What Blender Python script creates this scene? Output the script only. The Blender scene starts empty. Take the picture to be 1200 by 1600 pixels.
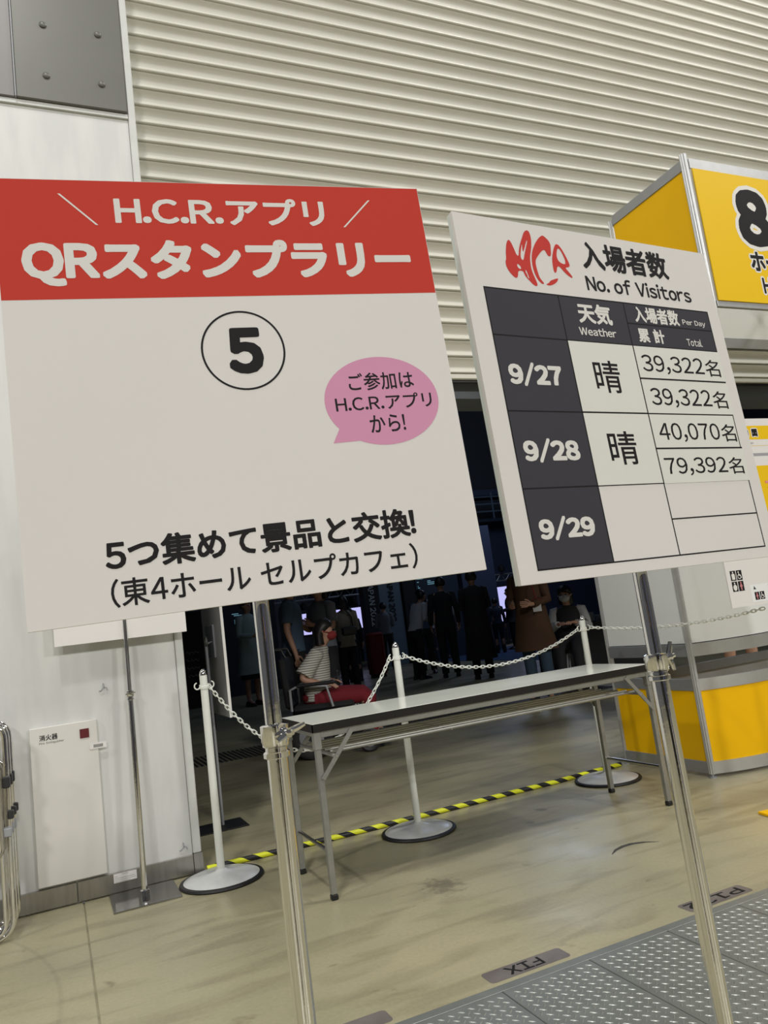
import bpy, math, random
from mathutils import Vector, Matrix, Euler
random.seed(7)
PI = math.pi
scene = bpy.context.scene
COL = scene.collection

# ------------------------------------------------------------------ camera
cam = bpy.data.cameras.new('camera')
cam.sensor_fit = 'VERTICAL'; cam.sensor_height = 36.0; cam.lens = 27.0
cam.clip_start = 0.05; cam.clip_end = 200
camo = bpy.data.objects.new('camera', cam); COL.objects.link(camo)
pit, rol, yaw = math.radians(8.26), math.radians(-7.44), math.radians(24.18)
fw = Vector((math.sin(yaw)*math.cos(pit), math.cos(yaw)*math.cos(pit), math.sin(pit)))
rt = Vector((math.cos(yaw), -math.sin(yaw), 0)); up = rt.cross(fw)
r2 = rt*math.cos(rol) + up*math.sin(rol); u2 = -rt*math.sin(rol) + up*math.cos(rol)
camo.matrix_world = Matrix(((r2.x, u2.x, -fw.x, 0), (r2.y, u2.y, -fw.y, 0), (r2.z, u2.z, -fw.z, 1.06), (0, 0, 0, 1)))
scene.camera = camo

# ------------------------------------------------------------------ world, exposure
w = bpy.data.worlds.new('hall_air'); scene.world = w; w.use_nodes = True
w.node_tree.nodes['Background'].inputs[0].default_value = (0.92, 0.94, 1.0, 1)
w.node_tree.nodes['Background'].inputs[1].default_value = 0.10
vs = scene.view_settings
vs.view_transform = 'Standard'; vs.look = 'None'; vs.gamma = 1.0; vs.exposure = 0.0; vs.use_curve_mapping = False

# ------------------------------------------------------------------ lights (hall luminaires, added hall fill)
def area(name, loc, power, size, col=(1.0, 0.985, 0.955), rot=(0, 0, 0), sy=None):
    l = bpy.data.lights.new(name, 'AREA'); l.energy = power; l.size = size; l.color = col
    if sy: l.shape = 'RECTANGLE'; l.size_y = sy
    o = bpy.data.objects.new(name, l); o.location = loc; o.rotation_euler = rot; COL.objects.link(o)
    return o
for px, py, pw in ((-0.75, 0.55, 185), (4.8, 1.7, 175), (-7.0, 0.2, 260), (10.5, 0.0, 260)):
    area('hall_lamp', (px, py, 8.4), pw, 0.5)
for px in (-8.0, 1.0, 10.0):
    area('hall_lamp', (px, -14.0, 9.5), 700, 1.6, rot=(math.radians(58), 0, 0))
# added fill lights without a visible source, lifting the dark event hall
for lx, ly, pw in ((5.0, 10.0, 45), (11.0, 16.0, 170)):
    pl = bpy.data.lights.new('hall_fill', 'POINT'); pl.energy = pw; pl.shadow_soft_size = 0.8; pl.color = (0.58, 0.72, 1.0)
    po = bpy.data.objects.new('hall_fill', pl); po.location = (lx, ly, 5.5); COL.objects.link(po)

# ------------------------------------------------------------------ materials
MATS = {}
def mat(name, col, rough=0.5, metal=0.0, spec=0.5, var=0.0, scale=6.0, bump=0.0, bscale=60.0, emit=None, estr=0.0, col2=None, coat=0.0, stretch=None):
    m = bpy.data.materials.new(name); m.use_nodes = True; MATS[name] = m
    nt = m.node_tree; b = nt.nodes['Principled BSDF']
    c = (*col, 1)
    b.inputs['Base Color'].default_value = c
    b.inputs['Roughness'].default_value = rough
    b.inputs['Metallic'].default_value = metal
    b.inputs['Specular IOR Level'].default_value = spec
    b.inputs['Coat Weight'].default_value = coat
    tc = nt.nodes.new('ShaderNodeTexCoord'); mp = nt.nodes.new('ShaderNodeMapping')
    nt.links.new(tc.outputs['Object'], mp.inputs['Vector'])
    if stretch: mp.inputs['Scale'].default_value = stretch
    if var > 0 or col2:
        n = nt.nodes.new('ShaderNodeTexNoise'); n.inputs['Scale'].default_value = scale; n.inputs['Detail'].default_value = 5
        nt.links.new(mp.outputs['Vector'], n.inputs['Vector'])
        r = nt.nodes.new('ShaderNodeValToRGB')
        r.color_ramp.elements[0].position = 0.3; r.color_ramp.elements[1].position = 0.7
        lo = col2 if col2 else tuple(x*(1-var) for x in col)
        r.color_ramp.elements[0].color = (*lo, 1); r.color_ramp.elements[1].color = c
        nt.links.new(n.outputs['Fac'], r.inputs['Fac']); nt.links.new(r.outputs['Color'], b.inputs['Base Color'])
    if bump > 0:
        n = nt.nodes.new('ShaderNodeTexNoise'); n.inputs['Scale'].default_value = bscale; n.inputs['Detail'].default_value = 4
        nt.links.new(mp.outputs['Vector'], n.inputs['Vector'])
        bp = nt.nodes.new('ShaderNodeBump'); bp.inputs['Strength'].default_value = bump; bp.inputs['Distance'].default_value = 0.002
        nt.links.new(n.outputs['Fac'], bp.inputs['Height']); nt.links.new(bp.outputs['Normal'], b.inputs['Normal'])
    if emit:
        b.inputs['Emission Color'].default_value = (*emit, 1); b.inputs['Emission Strength'].default_value = estr
    return m
def srgb(r, g, b):
    f = lambda v: (v/255/12.92) if v/255 <= 0.04045 else ((v/255+0.055)/1.055)**2.4
    return (f(r), f(g), f(b))

M_board = mat('board_paper', (0.81, 0.780, 0.755), 0.6, spec=0.2, var=0.02, scale=3)
M_foam = mat('foam_edge', (0.72, 0.76, 0.73), 0.7)
M_back = mat('board_back', (0.66, 0.65, 0.63), 0.6)
M_red = mat('print_red', (0.60, 0.052, 0.034), 0.6, spec=0.12)
M_ink = mat('print_black', (0.018, 0.017, 0.018), 0.6, spec=0.12)
M_slate = mat('print_slate', (0.058, 0.056, 0.068), 0.6, spec=0.12)
M_white = mat('print_white', (0.80, 0.78, 0.74), 0.6, spec=0.12)
M_pink = mat('print_pink', (0.72, 0.33, 0.50), 0.6, spec=0.12)
M_logo = mat('print_logo_red', (0.62, 0.055, 0.045), 0.6, spec=0.12)
M_paper = mat('taped_paper', (0.80, 0.80, 0.74), 0.6, bump=0.25, bscale=14)
M_pink2 = mat('print_rose', (0.62, 0.24, 0.25), 0.6, spec=0.12)
M_orange = mat('print_orange', (0.80, 0.22, 0.10), 0.5)
M_greyink = mat('print_grey', (0.36, 0.36, 0.38), 0.5)
M_chrome = mat('chrome', (0.80, 0.79, 0.77), 0.07, 1.0, bump=0.06, bscale=90)
M_chrome2 = mat('worn_chrome', (0.62, 0.61, 0.59), 0.16, 1.0, var=0.15, scale=30)
M_alu = mat('aluminium', (0.58, 0.585, 0.58), 0.42, 0.7, var=0.08, scale=20)
M_alu2 = mat('anodised_aluminium', (0.44, 0.455, 0.48), 0.40, 0.6, var=0.08, scale=20)
M_legs = mat('table_steel', (0.40, 0.40, 0.375), 0.42, 0.7, var=0.12, scale=25)
M_tabletop = mat('table_laminate', (0.84, 0.86, 0.77), 0.16, spec=0.3, var=0.03, scale=4)
M_edge = mat('table_edge_rubber', (0.022, 0.020, 0.018), 0.6, spec=0.15, bump=0.2, bscale=200)
M_black = mat('black_rubber', (0.012, 0.012, 0.012), 0.5)
M_blackp = mat('black_plastic', (0.03, 0.03, 0.033), 0.35)
M_greyp = mat('grey_plastic', (0.33, 0.34, 0.36), 0.4)
M_plastic = mat('white_plastic', (0.78, 0.80, 0.74), 0.32, var=0.03, scale=9)
M_base = mat('post_base_paint', (0.66, 0.67, 0.66), 0.28, var=0.12, scale=16)
M_cream = mat('cream_vinyl', (0.74, 0.70, 0.56), 0.45)
M_yellow = mat('yellow_panel', (0.97, 0.545, 0.001), 0.38, spec=0.25, var=0.02)
M_yellow2 = mat('yellow_poster', (0.88, 0.56, 0.012), 0.5, spec=0.15)
M_lmel = mat('white_melamine', (0.89, 0.91, 0.90), 0.30)
M_dkgrey = mat('maroon_square', (0.12, 0.012, 0.016), 0.4)
M_floorbar = mat('checker_steel', (0.31, 0.325, 0.30), 0.42, 0.55, var=0.18, scale=11, bump=0.15, bscale=160)
M_tread = mat('tread_steel', (0.42, 0.43, 0.40), 0.36, 0.6)
M_seam = mat('scuff_rubber', (0.05, 0.05, 0.045), 0.8)  # dark rubber tone of the floor scuff
M_sticker = mat('floor_tape', (0.125, 0.105, 0.10), 0.42, col2=(0.20, 0.18, 0.165), scale=9)
M_stainless = mat('stainless_plate', (0.40, 0.40, 0.39), 0.12, 1.0, var=0.10, scale=5)

def wall_paint():
    m = mat('wall_paint', (0.66, 0.665, 0.64), 0.42)
    nt = m.node_tree; b = nt.nodes['Principled BSDF']
    tc = nt.nodes['Texture Coordinate']; mp = nt.nodes.new('ShaderNodeMapping'); mp.inputs['Scale'].default_value = (5, 5, 0.9)
    nt.links.new(tc.outputs['Object'], mp.inputs['Vector'])
    n = nt.nodes.new('ShaderNodeTexNoise'); n.inputs['Scale'].default_value = 2.2; n.inputs['Detail'].default_value = 3
    nt.links.new(mp.outputs['Vector'], n.inputs['Vector'])
    r = nt.nodes.new('ShaderNodeValToRGB'); r.color_ramp.elements[0].position = 0.38; r.color_ramp.elements[1].position = 0.62
    r.color_ramp.elements[0].color = (0.625, 0.63, 0.61, 1); r.color_ramp.elements[1].color = (0.69, 0.69, 0.66, 1)
    nt.links.new(n.outputs['Fac'], r.inputs['Fac'])
    # small scuff marks
    n2 = nt.nodes.new('ShaderNodeTexNoise'); n2.inputs['Scale'].default_value = 15; n2.inputs['Detail'].default_value = 8
    nt.links.new(tc.outputs['Object'], n2.inputs['Vector'])
    r3 = nt.nodes.new('ShaderNodeValToRGB'); r3.color_ramp.elements[0].position = 0.72; r3.color_ramp.elements[1].position = 0.76
    r3.color_ramp.elements[0].color = (0, 0, 0, 1); r3.color_ramp.elements[1].color = (0.55, 0.55, 0.55, 1)
    nt.links.new(n2.outputs['Fac'], r3.inputs['Fac'])
    mx = nt.nodes.new('ShaderNodeMix'); mx.data_type = 'RGBA'
    nt.links.new(r3.outputs['Color'], mx.inputs['Factor']); nt.links.new(r.outputs['Color'], mx.inputs['A'])
    mx.inputs['B'].default_value = (0.33, 0.33, 0.32, 1)
    nt.links.new(mx.outputs['Result'], b.inputs['Base Color'])
    return m
M_wall = wall_paint()
M_wallhi = mat('upper_wall_paint', (0.74, 0.72, 0.67), 0.5, var=0.03, scale=2)
M_trim = mat('steel_trim_paint', (0.66, 0.67, 0.64), 0.4, var=0.08, scale=12)
M_gpanel = mat('grey_steel_panel', (0.155, 0.155, 0.135), 0.42, 0.2, var=0.10, scale=2.0, bump=0.12, bscale=6)
M_gpanel2 = mat('grey_steel_panel_left', (0.20, 0.19, 0.185), 0.45, 0.2, var=0.06, scale=2.0)
M_shutter = mat('shutter_paint', (0.62, 0.605, 0.53), 0.38, var=0.05, scale=3.0, bump=0.12, bscale=12)
M_base_b = mat('baseboard_steel', (0.42, 0.405, 0.37), 0.30, 0.8, var=0.18, scale=8, stretch=(6, 6, 0.6))
M_dark = mat('dark_wall', (0.13, 0.14, 0.16), 0.8)
M_darkfloor = mat('hall_carpet', (0.045, 0.050, 0.050), 0.7)
M_ceil = mat('ceiling_dark', (0.12, 0.12, 0.115), 0.8)
M_backwall = mat('far_wall_paint', (0.42, 0.41, 0.39), 0.7)
M_blue = mat('blue_partition', (0.02, 0.035, 0.26), 0.5)

def concrete():
    m = mat('concrete', (0.40, 0.385, 0.295), 0.36, spec=0.45)
    nt = m.node_tree; b = nt.nodes['Principled BSDF']; tc = nt.nodes['Texture Coordinate']
    def noise(scale, detail, st=(1, 1, 1), rz=0, dist=0.0):
        mp = nt.nodes.new('ShaderNodeMapping'); mp.inputs['Scale'].default_value = st; mp.inputs['Rotation'].default_value = (0, 0, rz)
        nt.links.new(tc.outputs['Object'], mp.inputs['Vector'])
        n = nt.nodes.new('ShaderNodeTexNoise'); n.inputs['Scale'].default_value = scale; n.inputs['Detail'].default_value = detail
        n.inputs['Distortion'].default_value = dist
        nt.links.new(mp.outputs['Vector'], n.inputs['Vector']); return n
    def ramp(n, p0, p1, c0, c1):
        r = nt.nodes.new('ShaderNodeValToRGB'); r.color_ramp.elements[0].position = p0; r.color_ramp.elements[1].position = p1
        r.color_ramp.elements[0].color = (*c0, 1); r.color_ramp.elements[1].color = (*c1, 1)
        nt.links.new(n.outputs['Fac'], r.inputs['Fac']); return r
    a = ramp(noise(1.3, 6), 0.35, 0.68, (0.345, 0.330, 0.225), (0.43, 0.40, 0.265))
    s = ramp(noise(3.0, 6, (0.7, 3.2, 1), 0.12, 0.6), 0.50, 0.66, (1, 1, 1), (0.80, 0.79, 0.78))
    k = ramp(noise(5.5, 9, (1, 1.4, 1), 0.5, 0.3), 0.66, 0.74, (1, 1, 1), (0.62, 0.60, 0.56))
    f = ramp(noise(70, 3), 0.3, 0.7, (0.93, 0.93, 0.93), (1.04, 1.04, 1.04))
    cur = a
    for x in (s, k, f):
        mx = nt.nodes.new('ShaderNodeMix'); mx.data_type = 'RGBA'; mx.blend_type = 'MULTIPLY'; mx.inputs['Factor'].default_value = 1
        nt.links.new(cur.outputs['Color' if cur is a else 'Result'], mx.inputs['A']); nt.links.new(x.outputs['Color'], mx.inputs['B']); cur = mx
    # a worn dark blotch and the arc scratched by a swinging door, each with its own shape on the slab
    def dist(cx, cy, sx=1.0, sy=1.0, wob=0.0):
        mp = nt.nodes.new('ShaderNodeMapping'); mp.vector_type = 'POINT'; mp.inputs['Location'].default_value = (-cx*sx, -cy*sy, 0); mp.inputs['Scale'].default_value = (sx, sy, 0)
        nt.links.new(tc.outputs['Object'], mp.inputs['Vector'])
        ln = nt.nodes.new('ShaderNodeVectorMath'); ln.operation = 'LENGTH'; nt.links.new(mp.outputs['Vector'], ln.inputs[0])
        nz = noise(28, 6); md = nt.nodes.new('ShaderNodeMath'); md.operation = 'MULTIPLY_ADD'; md.inputs[1].default_value = wob
        nt.links.new(nz.outputs['Fac'], md.inputs[0]); nt.links.new(ln.outputs['Value'], md.inputs[2]); return md
    def mul(shade):
        nonlocal cur
        mx = nt.nodes.new('ShaderNodeMix'); mx.data_type = 'RGBA'; mx.blend_type = 'MULTIPLY'; mx.inputs['Factor'].default_value = 1
        nt.links.new(cur.outputs['Result'], mx.inputs['A']); nt.links.new(shade.outputs['Color'], mx.inputs['B']); cur = mx
    def ramp2(src, stops):
        r = nt.nodes.new('ShaderNodeValToRGB'); e = r.color_ramp.elements
        while len(e) < len(stops): e.new(0.5)
        for el, (p, v) in zip(e, stops): el.position = p; el.color = (v, v*.985, v*.96, 1)
        nt.links.new(src.outputs[0], r.inputs['Fac']); return r
    mul(ramp2(dist(1.375, 2.965, 1.0, 0.75, 0.22), [(0.14, .60), (0.17, .78), (0.19, .96), (0.21, 1.0)]))
    sc3 = nt.nodes.new('ShaderNodeMath'); sc3.operation = 'MULTIPLY'; sc3.inputs[1].default_value = 0.5
    nt.links.new(dist(-1.666, 2.947, 1, 1, 0.006).outputs[0], sc3.inputs[0])
    mul(ramp2(sc3, [(0.8095, 1.0), (0.8130, .86), (0.8155, .84), (0.8185, 1.0)]))
    nt.links.new(cur.outputs['Result'], b.inputs['Base Color'])
    rr = ramp(noise(2.2, 5), 0.3, 0.7, (0.28, 0.28, 0.28), (0.48, 0.48, 0.48))
    nt.links.new(rr.outputs['Color'], b.inputs['Roughness'])
    bp = nt.nodes.new('ShaderNodeBump'); bp.inputs['Strength'].default_value = 0.12; bp.inputs['Distance'].default_value = 0.002
    nb = noise(45, 5); nt.links.new(nb.outputs['Fac'], bp.inputs['Height']); nt.links.new(bp.outputs['Normal'], b.inputs['Normal'])
    return m
M_conc = concrete()

def tiger():
    m = mat('tiger_stripe', (0.82, 0.85, 0.02), 0.4)
    nt = m.node_tree; b = nt.nodes['Principled BSDF']; tc = nt.nodes['Texture Coordinate']
    sp = nt.nodes.new('ShaderNodeSeparateXYZ'); nt.links.new(tc.outputs['UV'], sp.inputs[0])
    ad = nt.nodes.new('ShaderNodeMath'); ad.operation = 'ADD'
    nt.links.new(sp.outputs[0], ad.inputs[0]); nt.links.new(sp.outputs[1], ad.inputs[1])
    fr = nt.nodes.new('ShaderNodeMath'); fr.operation = 'FRACT'; nt.links.new(ad.outputs[0], fr.inputs[0])
    gt = nt.nodes.new('ShaderNodeMath'); gt.operation = 'GREATER_THAN'; gt.inputs[1].default_value = 0.5; nt.links.new(fr.outputs[0], gt.inputs[0])
    mx = nt.nodes.new('ShaderNodeMix'); mx.data_type = 'RGBA'
    nt.links.new(gt.outputs[0], mx.inputs['Factor']); mx.inputs['A'].default_value = (0.80, 0.84, 0.03, 1); mx.inputs['B'].default_value = (0.015, 0.015, 0.017, 1)
    nt.links.new(mx.outputs['Result'], b.inputs['Base Color'])
    return m
M_tiger = tiger()
def stripes():
    m = mat('striped_knit', (0.55, 0.53, 0.46), 0.8)
    nt = m.node_tree; b = nt.nodes['Principled BSDF']; tc = nt.nodes['Texture Coordinate']
    sp = nt.nodes.new('ShaderNodeSeparateXYZ'); nt.links.new(tc.outputs['Object'], sp.inputs[0])
    mu = nt.nodes.new('ShaderNodeMath'); mu.operation = 'MULTIPLY'; mu.inputs[1].default_value = 48; nt.links.new(sp.outputs[2], mu.inputs[0])
    fr = nt.nodes.new('ShaderNodeMath'); fr.operation = 'FRACT'; nt.links.new(mu.outputs[0], fr.inputs[0])
    gt = nt.nodes.new('ShaderNodeMath'); gt.operation = 'GREATER_THAN'; gt.inputs[1].default_value = 0.66; nt.links.new(fr.outputs[0], gt.inputs[0])
    mx = nt.nodes.new('ShaderNodeMix'); mx.data_type = 'RGBA'
    nt.links.new(gt.outputs[0], mx.inputs['Factor']); mx.inputs['A'].default_value = (0.62, 0.60, 0.52, 1); mx.inputs['B'].default_value = (0.17, 0.16, 0.15, 1)
    nt.links.new(mx.outputs['Result'], b.inputs['Base Color'])
    return m
M_stripe = stripes()
M_skin = mat('skin', (0.50, 0.28, 0.19), 0.5)
M_hair = mat('hair', (0.012, 0.010, 0.010), 0.45)
def cloth(name, c): return mat(name, c, 0.85, var=0.1, scale=12, bump=0.2, bscale=25)
M_cblk = cloth('black_cloth', (0.02, 0.02, 0.022)); M_cred = cloth('red_cloth', (0.20, 0.010, 0.018))
M_cteal = cloth('pale_teal_coat', (0.36, 0.46, 0.45)); M_cblue = cloth('blue_shirt_cloth', (0.08, 0.13, 0.20))
M_cbeige = cloth('beige_cloth', (0.36, 0.32, 0.25)); M_cwhite = cloth('white_shirt_cloth', (0.55, 0.55, 0.55))
M_cbrown = cloth('brown_coat', (0.075, 0.036, 0.017)); M_cjean = cloth('jeans', (0.035, 0.065, 0.10))
M_cgrey = cloth('grey_vest', (0.20, 0.22, 0.25)); M_cnavy = cloth('navy_cloth', (0.03, 0.045, 0.08))
M_maskr = cloth('red_mask', (0.30, 0.03, 0.03)); M_maskw = cloth('white_mask', (0.62, 0.62, 0.62))
M_screen = mat('screen_glow', (0.05, 0.05, 0.06), 0.4, emit=srgb(198, 196, 255), estr=0.95)
M_led = mat('screen_text_glow', (0.02, 0.02, 0.02), 0.4, emit=srgb(120, 170, 190), estr=0.5)
M_panel = mat('exhibit_panel', (0.035, 0.05, 0.075), 0.6)
M_panel2 = mat('pale_exhibit_panel', (0.15, 0.20, 0.25), 0.6)
M_bpanel = mat('blue_grey_wall', (0.06, 0.075, 0.13), 0.7)
M_bluecarpet = mat('blue_carpet', (0.03, 0.07, 0.16), 0.9)

# ------------------------------------------------------------------ mesh helpers
class MB:
    def __init__(s): s.v = []; s.f = []; s.sm = []
    def add(s, vs_, fs_, smooth=False):
        o = len(s.v); s.v += [Vector(p) for p in vs_]
        for f in fs_: s.f.append([i+o for i in f]); s.sm.append(smooth)
        return s
    def box(s, x0, x1, y0, y1, z0, z1, M=None, bev=0.0):
        if bev <= 0:
            p = [(x0,y0,z0),(x1,y0,z0),(x1,y1,z0),(x0,y1,z0),(x0,y0,z1),(x1,y0,z1),(x1,y1,z1),(x0,y1,z1)]
            f = [(0,3,2,1),(4,5,6,7),(0,1,5,4),(1,2,6,5),(2,3,7,6),(3,0,4,7)]
        else:
            b = min(bev, (x1-x0)/2.01, (y1-y0)/2.01, (z1-z0)/2.01)
            p = []; 
            for z, i in ((z0, b), (z0+b, 0), (z1-b, 0), (z1, b)):
                for cx, cy in ((x0,y0),(x1,y0),(x1,y1),(x0,y1)):
                    sx = 1 if cx == x0 else -1; sy = 1 if cy == y0 else -1
                    p += [(cx+sx*(b+i*0.7), cy+sy*i, z), (cx+sx*i, cy+sy*(b+i*0.7), z)]
            # order the ring
            order = [1, 0, 3-0, 2, 5, 4, 7, 6]
            order = [1,0,2,3,5,4,6,7]
            q = []
            for k in range(4):
                ring = p[k*8:k*8+8]
                q += [ring[1], ring[0], ring[2], ring[3], ring[5], ring[4], ring[6], ring[7]]
            p = q; f = []
            for k in range(3):
                for j in range(8):
                    a = k*8+j; b2 = k*8+(j+1) % 8; f.append((a, b2, b2+8, a+8))
            f.append(tuple(reversed(range(8)))); f.append(tuple(range(24, 32)))
        if M is not None: p = [M @ Vector(q) for q in p]
        return s.add(p, f)
    def tube(s, path, r, n=10, closed=False, caps=True, smooth=True, prof=None):
        path = [Vector(p) for p in path]; N = len(path); rings = []
        prev = None
        for i, p in enumerate(path):
            if closed: t = path[(i+1) % N]-path[i-1]
            else: t = path[min(i+1, N-1)]-path[max(i-1, 0)]
            t.normalize()
            if prev is None:
                a = Vector((0, 0, 1)) if abs(t.z) < 0.9 else Vector((0, 1, 0))
                u = t.cross(a).normalized()
            else:
                u = (prev - t*prev.dot(t)).normalized()
            prev = u; v = t.cross(u)
            rr = r[i] if isinstance(r, (list, tuple)) else r
            if prof: rings.append([p+u*a_*1+v*b_*1 for a_, b_ in prof])
            else: rings.append([p+u*math.cos(2*PI*k/n)*rr+v*math.sin(2*PI*k/n)*rr for k in range(n)])
        n = len(rings[0]); o = len(s.v)
        for rg in rings: s.v += rg
        for i in range(N if closed else N-1):
            for k in range(n):
                a = o+i*n+k; b = o+i*n+(k+1) % n; c = o+((i+1) % N)*n+(k+1) % n; d = o+((i+1) % N)*n+k
                s.f.append([a, b, c, d]); s.sm.append(smooth)
        if caps and not closed:
            s.f.append([o+k for k in reversed(range(n))]); s.sm.append(False)
            s.f.append([o+(N-1)*n+k for k in range(n)]); s.sm.append(False)
        return s
    def lathe(s, cx, cy, prof, n=32, M=None, smooth=True):
        o = len(s.v)
        for r, z in prof:
            for k in range(n):
                p = Vector((cx+r*math.cos(2*PI*k/n), cy+r*math.sin(2*PI*k/n), z))
                s.v.append(M @ p if M is not None else p)
        for i in range(len(prof)-1):
            for k in range(n):
                s.f.append([o+i*n+k, o+i*n+(k+1) % n, o+(i+1)*n+(k+1) % n, o+(i+1)*n+k]); s.sm.append(smooth)
        s.f.append([o+k for k in reversed(range(n))]); s.sm.append(False)
        s.f.append([o+(len(prof)-1)*n+k for k in range(n)]); s.sm.append(False)
        return s
    def loft(s, secs, n=16, smooth=True, cap=True):
        """secs: (center, ux, uy) ellipses"""
        o = len(s.v)
        for c, ux, uy in secs:
            for k in range(n):
                s.v.append(Vector(c)+Vector(ux)*math.cos(2*PI*k/n)+Vector(uy)*math.sin(2*PI*k/n))
        for i in range(len(secs)-1):
            for k in range(n):
                s.f.append([o+i*n+k, o+i*n+(k+1) % n, o+(i+1)*n+(k+1) % n, o+(i+1)*n+k]); s.sm.append(smooth)
        if cap:
            s.f.append([o+k for k in reversed(range(n))]); s.sm.append(False)
            s.f.append([o+(len(secs)-1)*n+k for k in range(n)]); s.sm.append(False)
        return s
    def ball(s, c, rx, ry, rz, n=14, m=9, M=None):
        prof = []
        secs = []
        for i in range(m+1):
            a = -PI/2+PI*i/m; q = max(math.cos(a), 0.02)
            secs.append(((c[0], c[1], c[2]+rz*math.sin(a)), (rx*q, 0, 0), (0, ry*q, 0)))
        return s.loft(secs, n)
    def mesh(s, name, m):
        me = bpy.data.meshes.new(name); me.from_pydata([tuple(v) for v in s.v], [], s.f)
        me.polygons.foreach_set('use_smooth', s.sm); me.update()
        me.set_sharp_from_angle(angle=math.radians(38))
        if m: me.materials.append(m)
        return me

def link(name, me, parent=None, loc=None):
    o = bpy.data.objects.new(name, me); COL.objects.link(o)
    if parent is not None: o.parent = parent
    if loc is not None: o.location = loc
    return o
def origin_of(root):
    M = root.matrix_basis.copy(); p = root.parent
    while p: M = p.matrix_basis @ M; p = p.parent
    return M
def part(name, mb, m, root, kind=None, label=None):
    """mb is in world coordinates; stored relative to root"""
    me = mb.mesh(name, m) if isinstance(mb, MB) else mb
    me.transform(origin_of(root).inverted())
    o = link(name, me, root)
    if kind: o['kind'] = kind
    if label: o['label'] = label
    return o
def thing(name, loc, label, cat, group=None, rz=0.0, kind=None):
    o = bpy.data.objects.new(name, None); o.empty_display_size = 0.1; COL.objects.link(o)
    o.location = loc; o.rotation_euler = (0, 0, rz); tag(o, label, cat, group, kind); return o
def tag(o, label=None, cat=None, group=None, kind=None):
    if label: o['label'] = label
    if cat: o['category'] = cat
    if group: o['group'] = group
    if kind: o['kind'] = kind
    return o
def struct(name, mb, m):
    me = mb.mesh(name, m); o = link(name, me); o['kind'] = 'structure'; return o
def single(name, mb, m, label, cat, group=None):
    me = mb.mesh(name, m)
    c = sum((Vector(v) for v in mb.v), Vector())/len(mb.v); c.z = min(v.z for v in mb.v)
    me.transform(Matrix.Translation(-c)); o = link(name, me); o.location = c
    return tag(o, label, cat, group)

# ---- flat print: text and outlines as thin flat meshes on a board frame
DG = lambda: bpy.context.evaluated_depsgraph_get()
def curve_mesh(cu):
    o = bpy.data.objects.new('tmp', cu); COL.objects.link(o); bpy.context.view_layer.update()
    me = bpy.data.meshes.new_from_object(o.evaluated_get(DG()))
    vsx = [v.co.copy() for v in me.vertices]; fs = [list(p.vertices) for p in me.polygons]
    bpy.data.objects.remove(o); bpy.data.meshes.remove(me); bpy.data.curves.remove(cu)
    return vsx, fs
TC = {}
def glyph(ch):
    if ch not in TC:
        c = bpy.data.curves.new('t', 'FONT'); c.body = ch; c.resolution_u = 3; TC[ch] = curve_mesh(c)
    return TC[ch]
def em():
    if 'em' not in TC:
        w1 = max(v.x for v in glyph('\u65e5\u65e5')[0]); w0 = max(v.x for v in glyph('\u65e5')[0]); TC['em'] = w1-w0
    return TC['em']
def text_shape(s, spacing=1.0):
    """letters set one after another; latin ones use the sans serif full width glyphs, set tightly"""
    cur = 0.0; vv = []; ff = []; E1 = em(); prev_l = False
    for ch in s:
        if ch == ' ': cur += 0.30*E1; prev_l = False; continue
        lat = 33 <= ord(ch) < 127
        gv, gf = glyph(chr(ord(ch)+0xFEE0) if lat else ch)
        if ch == '/': gv = [Vector((v.x*0.5, v.y, 0)) for v in gv]
        x0 = min(v.x for v in gv); x1 = max(v.x for v in gv)
        if lat: dx = cur+0.045*E1*spacing-x0; nxt = cur+(x1-x0)+0.09*E1*spacing
        else: dx = cur; nxt = cur+E1
        o = len(vv); vv += [Vector((v.x+dx, v.y, 0)) for v in gv]; ff += [[i+o for i in f] for f in gf]; cur = nxt
    return vv, ff
class Frame:
    """a flat board: u right, v down, n away from the reader"""
    def __init__(s, o, ex, ed, n): s.o, s.ex, s.ed, s.n = Vector(o), Vector(ex), Vector(ed), Vector(n)
    def p(s, u, v, e=0.0): return s.o+s.ex*u+s.ed*v-s.n*(e*0.35 if e > 0 else e)
def lettering(fr, s, u0, u1, v0, v1, e, bold=0.0, nb=10, spacing=1.0, round_=False):
    vv, ff = text_shape(s, spacing)
    offs = [(0, 0)]
    if bold > 0:
        kern = [(math.copysign(abs(math.cos(2*PI*k/16))**.62, math.cos(2*PI*k/16)), math.copysign(abs(math.sin(2*PI*k/16))**.62, math.sin(2*PI*k/16))) for k in range(16)]
        if round_: kern = [(math.cos(2*PI*k/nb), math.sin(2*PI*k/nb)) for k in range(nb)]
        offs += [(bold*x_, bold*y_) for x_, y_ in kern]
        if bold > 0.04: offs += [(0.5*bold*x_, 0.5*bold*y_) for x_, y_ in kern]
    xs = [v.x for v in vv]; ys = [v.y for v in vv]
    x0, x1, y0, y1 = min(xs)-bold, max(xs)+bold, min(ys)-bold, max(ys)+bold
    mb = MB()
    for i, (dx, dy) in enumerate(offs):
        mb.add([fr.p(u0+(v.x+dx-x0)/(x1-x0)*(u1-u0), v1-(v.y+dy-y0)/(y1-y0)*(v1-v0), e+i*4e-6) for v in vv], [list(reversed(f)) for f in ff])
    return mb
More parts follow.
